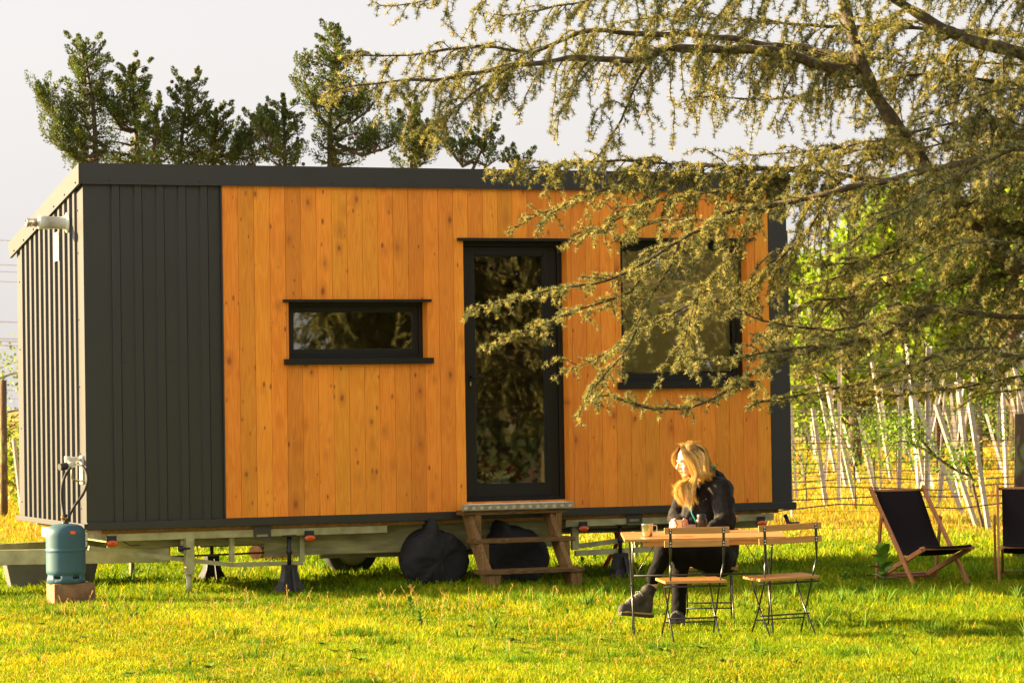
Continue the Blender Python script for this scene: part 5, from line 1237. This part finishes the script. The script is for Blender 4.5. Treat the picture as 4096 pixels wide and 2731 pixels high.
# ================================================================== broadleaf trees and hedge behind the field
def broadleaf(i, X, d, H, Rx, label, pal, n=9000, leaf=.16, group='leafy trees beyond the vine field', base=None, mat='leaf', cat='tree', name='broadleaf_tree', crown0=.25):
    p = base or at(X*DS, 1600, d); root = thing(name, label, cat, (p.x, p.y, 0), 0, group); rng = np.random.default_rng(300+i)
    g = MB(); g.tube([(0, 0, -.1), (.05, 0, H*.3), (-.05, .1, H*.6), (0, 0, H*.85)], [H*.028, H*.022, H*.014, H*.005], 10); g.build('trunk', M['dbark' if group.startswith('garden') else 'barkg'], root, fix=False)
    g = MB(); cl = []
    for k in range(34):
        a = rng.uniform(0, 6.28); z = H*rng.uniform(crown0, .95); f = 1-abs((z/H-.55)/.5)**2.2; r_ = Rx*max(f, .15)*rng.uniform(.45, 1.0); e = Vector((math.cos(a)*r_, math.sin(a)*r_, z))
        g.tube([(0, 0, max(z-r_*.6, H*.15)), e*.5+Vector((0, 0, z*.42)), e], [H*.008, H*.005, .01], 5, cap=False); cl.append((e, Rx*rng.uniform(.2, .36)))
    g.build('limbs', M['dbark' if group.startswith('garden') else 'barkg'], root, fix=False)
    k = n//len(cl); P = np.concatenate([np.array(e)[None]+unit(rng.normal(size=(k, 3)))*r_*rng.random((k, 1))**.5*np.array([1, 1, .8]) for e, r_ in cl])
    v_, f_, t_ = leaves(P, leaf, rng, .7, .0, pal, None, .25); npmesh('crown', v_, f_, M[mat], root, t_)
G1 = [(.22, .30, .02), (.29, .36, .03), (.14, .21, .015)]; G2 = [(.09, .16, .014), (.06, .11, .010), (.14, .22, .018)]
broadleaf(0, 1960, 62, 5.7, 2.3, 'bright green leafy tree in full sun beside the dark house edge', G1, 13000)
broadleaf(1, 2150, 70, 6.4, 3.2, 'larger mid green tree between the sunlit tree and the right edge', G2+[G1[0]], 15000)
broadleaf(2, 2330, 66, 5.9, 2.6, 'bright green tree at the right edge behind bare cedar twigs', G1+G2, 12000)
broadleaf(3, 2560, 72, 8, 3, 'leafy tree beyond the right edge of the field', G2, 6000, .22)
rng = np.random.default_rng(77)
hid = 0
for X, d, H, Rx, n_, lb in ((1850, 88, 2.5, 2.5, 4000, 'low green bush at the far end of the vine rows nearest the house edge'), (2000, 92, 2.2, 3.0, 4000, 'low dark green bush under the sunlit tree'), (2130, 84, 2.4, 2.6, 4000, 'wide field bush under the mid green tree'), (2290, 90, 2.7, 3.0, 4000, 'field edge bush below the right hand tree'), (2420, 86, 2.6, 3, 3000, 'field edge bush at the right frame edge'),
                         (60, 48, 1.25, .9, 2500, 'sunlit green shrub behind the left wire fence'), (-60, 75, 3.2, 3.5, 3000, 'low shrub far left beyond the fence')):
    broadleaf(20+hid, X, d, H, Rx, lb, G2+[G1[0]] if hid < 5 else [(.25, .30, .04), (.16, .22, .03)], n_, .15 if hid < 5 else .09, 'bushes round the field', None, 'leaf', 'bush', 'bush', .08); hid += 1
# dark evergreens behind the photographer, mirrored in the panes
for k, (x_, y_, h_) in enumerate(((13.5, 11.5, 9), (16.5, 7.5, 10), (11.5, 15.0, 8), (20, 3, 10), (15.0, 15.5, 9), (24, 9, 12), (18, -3, 10))):
    broadleaf(50+k, 0, 0, h_, 2.9, 'dark garden tree right of the photographer, mirrored in the window panes', [(.03, .045, .015), (.05, .05, .015), (.02, .03, .012)], 14000, .16, 'garden trees mirrored in the panes', Vector((x_, y_, 0)), crown0=.08)

# ================================================================== FIELD OF STAKES AND WIRES
c5 = lambda x, y: (3100+x/1.96, 1400+y/1.96)
def stake_proto():
    root = thing('vine_stake', '', 'stake', (0, 0, 0), 0, 'white stakes of the vine field')
    g = MB(); g.box((-.028, -.003, 0), (.028, .003, 1)); g.box((.0225, .003, 0), (.028, .05, 1)); m_ = g.build('angle_iron', M['stake'], root); return root, m_
proto, pm = stake_proto(); first = [True]
def stake(bx, by, tx, ty, wpx, label, direct=False):
    b_ = c5(bx, by) if not direct else (bx, by); t_ = c5(tx, ty) if not direct else (tx, ty)
    p = gnd(*b_); p = Vector((p.x, p.y, 0)); q = at(t_[0], t_[1], p.y+random.uniform(-.5, .3)); d = q-p
    r_ = proto if first[0] else dup(proto); first[0] = False
    r_.location = p-d.normalized()*.05; r_.rotation_euler = d.to_track_quat('Z', 'Y').to_euler(); r_.scale = (max(.55, wpx/1.96*p.y/F/.056), 1, d.length); r_['label'] = label; return r_
ST = [((135, 1335), (105, 380), 24, 'white stake right beside the dark house edge'), ((172, 1240), (120, 400), 16, 'thin white stake close behind the one at the house edge'),
 ((392, 1255), (282, 430), 24, 'broad white stake leaning left, first clear of the house edge'), ((625, 1220), (475, 540), 20, 'white stake leaning left above the table end, second clear of the house'),
 ((662, 1080), (520, 560), 14, 'thin white stake behind the second leaning one'), ((815, 1190), (640, 500), 28, 'broad white stake with a brown stain leaning left behind the deck chair'),
 ((790, 1190), (675, 690), 18, 'narrower white stake paired with the brown stained stake'), ((975, 1190), (992, 210), 28, 'upright broad white stake rising over the deck chair top'),
 ((835, 1130), (800, 480), 14, 'thin white stake between the stained stake and the upright one'), ((1185, 1180), (1040, 300), 15, 'slim leaning stake right of the upright broad one'),
 ((1485, 1350), (1010, 225), 28, 'long white stake leaning most, crossing behind the vine shoots'), ((1575, 1405), (1240, 400), 28, 'heavy white stake leaning left, right of the most tilted one'),
 ((1668, 1440), (1510, 400), 24, 'white stake ending in the grass beside the bare vine stem'), ((1460, 1300), (1345, 860), 16, 'short white stake between two heavy leaning ones'),
 ((1295, 1250), (1335, 860), 14, 'thin stake tilting right between heavy stakes'), ((1240, 1130), (1150, 700), 16, 'white stake half behind the vine shoots'),
 ((1812, 1150), (1770, 180), 24, 'upright white stake left of the lichened post'), ((1350, 1230), (1342, 1120), 18, 'short stump of a white stake'),
 ((1280, 1090), (1335, 290), 12, 'thin stake leaning right in the middle of the field'), ((1450, 1100), (1360, 280), 14, 'thin stake left of the tall far pair'),
 ((1520, 1150), (1420, 150), 16, 'tall stake of the far pair in the middle of the field'), ((435, 910), (412, 600), 18, 'small far stake above the second leaning stake'),
 ((225, 1060), (198, 780), 14, 'small far stake near the house edge'), ((1790, 1000), (1640, 480), 10, 'thin leaning far stake left of the upright right hand one'),
 ((1460, 1240), (1375, 820), 12, 'thin stake tucked beside a heavy leaning stake')]
for (b_, t_, w_, lb) in ST: stake(b_[0], b_[1], t_[0], t_[1], w_, lb)
# left of the house
stake(83, 2060, 48, 1740, 16, 'white stake leaning left beside the house end and the wooden post', True)
# far rows
rs = random.Random(9); nfar = 0
for d in (44, 49, 54, 60, 67, 75):
    for k in range(6):
        x = 1.0+d*.085+rs.uniform(-.5, .5)+k*(d*.016+.16)+rs.uniform(-.3, .3)
        p = Vector((x, d+rs.uniform(-1, 1), 0)); d_ = Vector((rs.choice((-1, -1, 1))*rs.uniform(.05, .55), rs.uniform(-.2, .2), rs.uniform(1.7, 2.4)))
        r_ = dup(proto); r_.location = p; r_.rotation_euler = d_.to_track_quat('Z', 'Y').to_euler(); r_.scale = (rs.uniform(.7, 1.3), 1, d_.length)
        r_['label'] = 'thin white stake among the distant vine rows, pale and out of focus'
# brown posts
def wpost(bx, by, tx, ty, wpx, label, mat='barkg', direct=False):
    b_ = c5(bx, by) if not direct else (bx, by); t_ = c5(tx, ty) if not direct else (tx, ty); p = gnd(*b_); q = at(t_[0], t_[1], p.y); r_ = wpx/(1.96 if not direct else 1)*p.y/F/2
    g = MB(); g.tube([Vector((0, 0, -.1)), Vector(((q.x-p.x)*.5, 0, q.z*.5)), Vector((q.x-p.x, 0, q.z))], [r_*1.05, r_, r_*.96], 12); o = g.build('wooden_post', M[mat]); o.location = (p.x, p.y, 0)
    tag(o, label, 'post', 'wooden posts of the field and fences')
wpost(512, 1060, 490, 560, 24, 'dark brown post standing left of the brown stained stake'); wpost(1612, 965, 1605, 400, 40, 'thick brown post in the middle distance right of the heavy stakes')
wpost(1270, 990, 1268, 560, 20, 'brown post far off behind the crossing stakes'); wpost(882, 1020, 878, 650, 18, 'slender brown post far off left of the upright stake')
wpost(1040, 900, 1020, 40, 30, 'tall dark post or trunk rising under the tree behind the field')
wpost(4075, 2240, 4080, 1655, 44, 'mossy lichened fence post at the right edge behind the cut off deck chair', 'lichen', True)
wpost(17, 2085, 12, 1520, 30, 'weathered lichened fence post at the left edge of the photo', 'lichen', True)
# drip tubes and wires: one object per row
names = ['nearest', 'second', 'third', 'fourth', 'fifth', 'sixth', 'seventh', 'eighth']
for i, d in enumerate((33.6, 36.5, 40, 44, 49, 55)):
    g = MB(); x0, x1 = -.5+d*.02, d*.2+3; zs = ((.36, .008), (.62, .0035), (1.0, .004), (1.35, .004), (1.7, .004), (2.0, .004)) 
    for z_, r_ in zs:
        r_ = r_*(1+.4*(d-33)/20); pts = []
        for k in range(15):
            t = k/14; pts.append((x0+(x1-x0)*t, d+.6*t+.05*math.sin(k), z_+.02*math.sin(k*1.9+z_*7+d)-(.10 if z_ < .5 else 0)*((k % 3) == 1)*.4))
        g.tube(pts, r_, 5, cap=False, mi=0 if z_ < .5 else 1)
    o = g.build('trellis_wires', [M['tube'], M['twire']], fix=False); tag(o, 'drip tube and trellis wires of the %s row of stakes behind the deck chairs' % names[i], 'wires', 'wires of the stake rows')
# mesh fences
def mesh_fence(x0, x1, d0, d1, H, label, nv, nh):
    root = thing('wire_fence', label, 'fence', ((x0+x1)/2, (d0+d1)/2, 0)); c = Vector(((x0+x1)/2, (d0+d1)/2, 0)); g = MB(); rf_ = random.Random(4)
    for j in range(nh):
        z_ = .05+(H-.05)*j/(nh-1); pts = [(x0+(x1-x0)*k/30-c.x, d0+(d1-d0)*k/30-c.y, z_+rf_.uniform(-.012, .012)) for k in range(31)]; g.tube(pts, .0022, 4, cap=False)
    for k in range(nv):
        x = x0+(x1-x0)*k/nv; y = d0+(d1-d0)*k/nv; g.tube([(x-c.x+rf_.uniform(-.02, .02), y-c.y, H*j/5) for j in range(6)], .0018, 4, cap=False)
    g.build('mesh', M['wire'], root, fix=False)
mesh_fence(2.0, 8.2, 31.0, 31.6, 1.45, 'rusty wire mesh fence between the lawn and the field on the right', 34, 9)
mesh_fence(-9.5, -4.6, 41.6, 41.9, 1.7, 'rusty wire mesh fence on the left post beside the house end', 24, 9)
# overhead cables
for i, (Y0, Y1) in enumerate(((940, 944), (1037, 1043), (1064, 1070), (1105, 1108), (1266, 1268), (1333, 1336), (1345, 1343), (1361, 1362), (1535, 1545))):
    p = at(-600, Y0-12, 90); q = at(900, Y1+20, 92); g = MB(); g.tube([p+(q-p)*(k/12)-Vector((0, 0, .15*math.sin(math.pi*k/12))) for k in range(13)], .010 if i < 4 else .014, 5, cap=False)
    tag(g.build('overhead_cable', M['pwire'], fix=False), 'pale overhead cable in the sky left of the house, %s from the top' % (names+['ninth'])[i].replace('nearest', 'first'), 'cable', 'overhead cables left of the house')

# ================================================================== plants
def shoot(name, base, pts, label, n, leaf, pal, rad=.12, group=None, cat='plant', stemr=.008, seed=1):
    root = thing(name, label, cat, base, 0, group); rng = np.random.default_rng(seed); g = MB(); P = []
    for path in pts:
        sp_ = smooth_pts([Vector(p)-Vector(base) for p in path], 6); g.tube(sp_, list(np.linspace(stemr, stemr*.3, len(sp_))), 6, cap=False)
        q = np.array([p[:] for p in sp_]); k = rng.integers(len(q)//3, len(q), n); P.append(q[k]+rng.normal(size=(n, 3))*rad)
    g.build('stem', M['barkg'], root, fix=False); v_, f_, t_ = leaves(np.concatenate(P), leaf, rng, .75, .1, pal, None, .2); npmesh('leaves', v_, f_, M['leaf'], root, t_)
YG = [(.15, .26, .02), (.10, .19, .018), (.20, .30, .03)]
a5 = lambda x, y, d: at(*c5(x, y), d)
b_ = a5(1640, 1320, 34.5); b_.z = 0
shoot('vine_plant', b_, [[b_, a5(1560, 1100, 34.5), a5(1540, 1000, 34.5), a5(1400, 930, 34.4), a5(1250, 830, 34.3), a5(1100, 740, 34.2), a5(950, 720, 34.2), a5(850, 880, 34.2)], [a5(1400, 930, 34.4), a5(1250, 820, 34.3), a5(1100, 650, 34.2), a5(1000, 590, 34.2), a5(900, 690, 34.2)], [a5(1540, 1000, 34.5), a5(1480, 860, 34.5), a5(1470, 840, 34.5)]],
      'vine with a bare bent stem and light green leaves between the white stakes', 320, .045, YG, .10, 'leafy vines among the stakes', stemr=.02, seed=2)
for k, (x, y, d, lb) in enumerate(((560, 480, 40, 'tuft of light green vine leaves above the leaning stakes'), (180, 600, 42, 'green vine tuft next to the dark house edge'), (720, 520, 44, 'vine leaves hanging over the brown stained stake'), (1880, 500, 44, 'vine leaves beside the lichened post'), (900, 480, 50, 'far vine leaves left of the upright stake'))):
    t_ = a5(x, y, d); b_ = Vector((t_.x+.1, d, 0)); shoot('vine_plant', b_, [[b_, b_.lerp(t_, .6), t_+Vector((-.4, 0, .1))], [b_, b_.lerp(t_, .7)+Vector((.1, 0, 0)), t_+Vector((.45, 0, .0))]], lb, 220, .045, YG+[(.08, .16, .02)], .12, 'leafy vines among the stakes', stemr=.012, seed=20+k)

def bigleaf(g, p, dr, L, W, mi=0):
    dr = Vector(dr).normalized(); sd_ = dr.cross(Vector((0, 0, 1))).normalized(); n = 7; up = sd_.cross(dr); vs = []
    for k in range(n):
        t = k/(n-1); w_ = W*math.sin(math.pi*min(t*.93+.07, 1))**.8/2; c_ = p+dr*L*t+Vector((0, 0, -L*.35*t*t))
        vs += [c_-sd_*w_+up*w_*.25, c_, c_+sd_*w_+up*w_*.25]
    g.add(vs, [(k*3+j, k*3+j+1, k*3+j+4, k*3+j+3) for k in range(n-1) for j in (0, 1)], mi, True)
M['pleaf'] = pmat('green_leaf', (.10, .20, .015), .6, spec=.2, col2=(.15, .26, .02), scale=12)
def youngplant(X, Y, d, H, n, L, W, label, seed, name='young_plant', group=None):
    p = at(X, Y, d); p.z = 0; root = thing(name, label, 'plant', p, 0, group); rr_ = random.Random(seed)
    g = MB(); g.tube([(0, 0, -.02), (.01, 0, H*.5), (0, .01, H)], [.009, .007, .004], 8); g.build('stem', pmat('green_stem', (.10, .12, .03), .7), root)
    g = MB()
    for k in range(n):
        t = (k+1)/n; a = k*2.4+rr_.uniform(-.3, .3); el = .2+1.2*t; bigleaf(g, Vector((0, 0, H*(.25+.75*t))), (math.cos(a)*math.cos(el), math.sin(a)*math.cos(el), math.sin(el)), L*rr_.uniform(.75, 1.1), W*rr_.uniform(.8, 1.1))
    g.build('leaves', M['pleaf'], root, fix=False)
youngplant(3533, 2345, 24.6, .30, 13, .20, .11, 'young broad leaved plant growing in front of the deck chair', 3)
rngp = random.Random(12)
WD = [(1640, 2430, 'leafy weed tuft in the sunlit lawn in front of the wheel covers'), (1760, 2330, 'single weed leaf in the shade before the pointed wheel cover'), (520, 2330, 'weed leaf right of the concrete block'), (3440, 2380, 'low dark weed left of the young plant'), (2380, 2240, 'dark weed clump left of the far screw stand'), (2330, 2260, 'dark weed clump beside the lowest wooden tread'), (1680, 2480, 'small weed rosette just below the leafy tuft'), (3380, 2320, 'weed leaves on the shaded grass right of the end chair')]
for k, (X, Y, lb) in enumerate(WD):
    g0 = gnd(X, Y+20); youngplant(X, Y, g0.y, .06+.04*rngp.random(), 8+int(6*rngp.random()), .09, .035, lb, 30+k, 'weed', 'weeds in the lawn')
for k in range(46):
    x_, y_ = rngp.uniform(-3.6, 3.6), rngp.uniform(17.6, 23.2); q0 = Vector((x_, y_, 0)); pr_ = thing('weed', 'small leafy weed rosette among the short lawn blades', 'plant', q0, rngp.uniform(0, 6), 'small weeds scattered in the lawn')
    g = MB()
    for j in range(7): a = j*.9+rngp.uniform(-.2, .2); bigleaf(g, Vector((0, 0, .012)), (math.cos(a), math.sin(a), rngp.uniform(.25, .9)), rngp.uniform(.05, .095), rngp.uniform(.022, .04))
    g.build('leaves', M['pleaf'], pr_, fix=False)
p = gnd(690, 2392); g = MB(); 
for k in range(40): g.sphere((random.gauss(0, .10), random.gauss(0, .07), random.uniform(0, .025)), random.uniform(.012, .03), 0, 4)
o = g.build('soil_heap', M['soil'], fix=False); o.location = p; tag(o, 'small heap of reddish dug soil beside the trailer jack leg', 'soil heap')

# ================================================================== GRASS
def grass_field(name, regions, pal_fn, seed):
    rng = np.random.default_rng(seed); V, Fc, T, off = [], [], [], 0
    for (y0, y1, dens, hmin, hmax, wd) in regions:
        xl = lambda y: -y*.178-1.3; xr = lambda y: y*.178+1.6
        area = ((xr(y0)-xl(y0))+(xr(y1)-xl(y1)))/2*(y1-y0); n = int(area*dens)
        y = y0+(y1-y0)*rng.random(n); x = xl(y)+(xr(y)-xl(y))*rng.random(n)
        # clump: pull blades towards tuft centres
        cs = .11; ox = rng.random(n); xr_ = x*.83+y*.56+.05*np.sin(y*9); yr_ = -x*.56+y*.83+.05*np.sin(x*11); gxr = np.floor(xr_/cs+.5)*cs; gyr = np.floor(yr_/cs+.5)*cs; gx = gxr*.83-gyr*.56; gy = gxr*.56+gyr*.83
        hsh = np.modf(np.sin(gx*12.9898+gy*78.233)*43758.5453)[0]; hsh2 = np.modf(np.sin(gx*39.34+gy*11.13)*24634.6345)[0]
        cx = gx+(hsh-.5)*.10; cy = gy+(hsh2-.5)*.10; pull = .22*(rng.random(n)**.5); x = x+(cx-x)*pull; y = y+(cy-y)*pull
        inside = (x > -9) 
        big = np.sin(x*1.7+np.sin(y*1.3)*1.5)*np.sin(y*2.1+np.sin(x*.9)*2)
        med = np.sin(x*6.1+y*2.2)*np.sin(y*5.3-x*1.9)
        h = (hmin+(hmax-hmin)*rng.random(n)**1.6)*(1+.22*big+.18*med+.35*hsh)
        col, hm = pal_fn(x, y, big, med, hsh, rng); h = h*hm
        a = rng.uniform(0, 2*math.pi, n); lean = rng.uniform(.15, 1.0, n); dx, dy = np.cos(a), np.sin(a)
        b = rng.uniform(0, 2*math.pi, n); sx, sy = np.cos(b)*wd/2, np.sin(b)*wd/2
        w_ = rng.uniform(.7, 1.3, n)
        def row(t, k):
            px = x+dx*lean*h*t*t*.9; py = y+dy*lean*h*t*t*.9; pz = h*(t-.25*lean*t*t)-.005
            return np.stack([px-sx*k*w_, py-sy*k*w_, pz], 1), np.stack([px+sx*k*w_, py+sy*k*w_, pz], 1)
        r0 = row(0, .8); r1 = row(.55, 1.0); r2 = row(1.0, .05)
        vv = np.stack([r0[0], r0[1], r1[0], r1[1], (r2[0]+r2[1])/2], 1).reshape(-1, 3)
        I = np.arange(n)[:, None]*5+off
        Fc.append(np.concatenate([I+np.array([[0, 1, 3]]), I+np.array([[0, 3, 2]]), I+np.array([[2, 3, 4]])], 0)); V.append(vv); T.append(np.repeat(col, 5, 0)); off += n*5
    o = npmesh(name, np.concatenate(V), np.concatenate(Fc), M['grass'], None, np.concatenate(T)); return o
def lawn_cols(x, y, big, med, hsh, rng):
    n = len(x); G = np.array([(.145, .235, .004), (.22, .30, .005), (.31, .355, .006), (.08, .16, .004)]); Dp = np.array([(.50, .42, .012), (.55, .34, .02), (.46, .42, .012)])
    c = G[rng.choice(4, n, p=[.32, .33, .2, .15])]
    # share of straw-coloured blades: more in the open foreground at the left
    dry = .06+.27*np.clip((-x+2.2)/4.5, 0, 1)*np.clip((24.6-y)/2.5, 0, 1)+.16*big+.12*med
    m = rng.random(n) < dry; c[m] = Dp[rng.integers(0, 3, m.sum())]
    pt_ = np.sin(x*3.1+1.7*np.sin(y*2.3+.4))*np.sin(y*4.7+1.3*np.sin(x*1.9))+.5*np.sin(x*8.3+y*3.1)*np.sin(y*7.9-x*4.4)
    pk = np.clip((pt_-.75)/.35, 0, 1); sel = rng.random(n) < pk*.8; c[sel] = np.array([(.07, .16, .006), (.10, .20, .008)])[rng.integers(0, 2, sel.sum())]
    c = c*(1+.18*hsh[:, None])*rng.uniform(.8, 1.2, (n, 1)); hm = (1+.7*pk)* np.where((y > 23.4) & (y < 25.5), 1.25, 1.0)*np.where((x > 1.2) & (y < 23.8), 1.2, 1.0)
    return c, hm
go = grass_field('lawn_grass', [(15.6, 17.2, 4500, .018, .046, .0055), (17.2, 20.5, 9500, .018, .046, .0042), (20.5, 25.5, 6000, .022, .065, .0050), (25.5, 32.5, 2000, .035, .10, .009)], lawn_cols, 1)
tag(go, 'short yellow green lawn grass with straw coloured tips', 'grass', kind='stuff')
def field_cols(x, y, big, med, hsh, rng):
    n = len(x); Dp = np.array([(.48, .30, .05), (.47, .35, .055), (.48, .26, .05), (.27, .31, .03)]); k = np.clip((y-31)/5, 0, 1)
    c = Dp[rng.choice(4, n, p=[.36, .26, .2, .18])]; gm = rng.random(n) < (.75-.6*k); c[gm] = np.array([.26, .36, .015])
    return c*rng.uniform(.8, 1.2, (n, 1)), np.ones(n)
go = grass_field('field_grass', [(32.5, 42, 600, .06, .16, .014), (42, 60, 180, .07, .18, .028), (60, 90, 50, .12, .25, .06)], field_cols, 2)
tag(go, 'dry orange yellow grass of the field between the stake rows', 'grass', kind='stuff')
# dry seed stalks standing at the shadow's edge and scattered over the lawn
def stalks():
    rng = np.random.default_rng(8); V, Fc, T, off = [], [], [], 0; g = MB()
    pts = []
    for k in range(380): pts.append((rng.uniform(-4.5, 4.5), rng.uniform(17, 24.5), rng.uniform(.04, .10)))
    for k in range(95): pts.append((rng.uniform(-3.6, .6)+.3*rng.normal(), rng.normal()*.2+23.3, rng.uniform(.06, .20)))
    for x, y, h in pts:
        if x > 1.5 and rng.random() < .7: continue
        a = rng.uniform(0, 6.28); e = Vector((x+math.cos(a)*h*.35, y+math.sin(a)*h*.35, h)); m_ = Vector((x+math.cos(a)*h*.08, y+math.sin(a)*h*.08, h*.55))
        g.tube([Vector((x, y, 0)), m_, e], [.0018, .0015, .001], 3, cap=False)
        for j in range(5):
            t = .45+.55*j/5; p = m_.lerp(e, (t-.45)/.55); q = p+Vector((rng.normal()*.010, rng.normal()*.010, .014)); g.tube([p, q], [.003, .0012], 3, cap=False)
    o = g.build('dry_seed_stalks', pmat('straw', (.36, .20, .02), .8, col2=(.42, .28, .03), scale=3), fix=False); tag(o, 'thin orange dry seed stalks standing in the lawn', 'dry grass', kind='stuff')
stalks()
# tall fresh green tufts along the shadow's edge
def tufts():
    rng = np.random.default_rng(18); V, Fc, T, off = [], [], [], 0
    for k in range(260):
        x = rng.uniform(-4.2, 4.6); y = 23.1+rng.normal()*.35 if rng.random() < .7 else rng.uniform(18, 23)
        n = rng.integers(6, 16); H = rng.uniform(.08, .17)*(1.15 if x > -.3 else .7)
        a = rng.uniform(0, 6.28, n); lean = rng.uniform(.1, .8, n); h = H*rng.uniform(.6, 1.1, n); b = rng.uniform(0, 6.28, n); w_ = .004
        for t, kk in ((0, .8), (.35, 1), (.7, .7)):
            px = x+rng.normal(size=n)*0+np.cos(a)*lean*h*t*t; py = y+np.sin(a)*lean*h*t*t; pz = h*(t-.3*lean*t*t)
            for s_ in (-1, 1): V.append(np.stack([px+s_*np.cos(b)*w_*kk, py+s_*np.sin(b)*w_*kk, pz], 1))
        V.append(np.stack([x+np.cos(a)*lean*h, y+np.sin(a)*lean*h, h*(1-.3*lean)], 1))
        I = np.arange(n)[:, None]; r_ = lambda k2: off+k2*n+I
        for f in ((0, 1, 3), (0, 3, 2), (2, 3, 5), (2, 5, 4), (4, 5, 6)): Fc.append(np.concatenate([r_(q) for q in f], 1))
        c = np.array([(.15, .26, .02), (.22, .32, .03), (.10, .2, .02)])[rng.integers(0, 3, n)]; T.append(np.tile(c, (7, 1))); off += 7*n
    o = npmesh('grass_tufts', np.concatenate(V), np.concatenate(Fc), M['grass'], None, np.concatenate(T)); tag(o, 'taller fresh green grass tufts along the edge of the house shadow', 'grass', kind='stuff')
tufts()
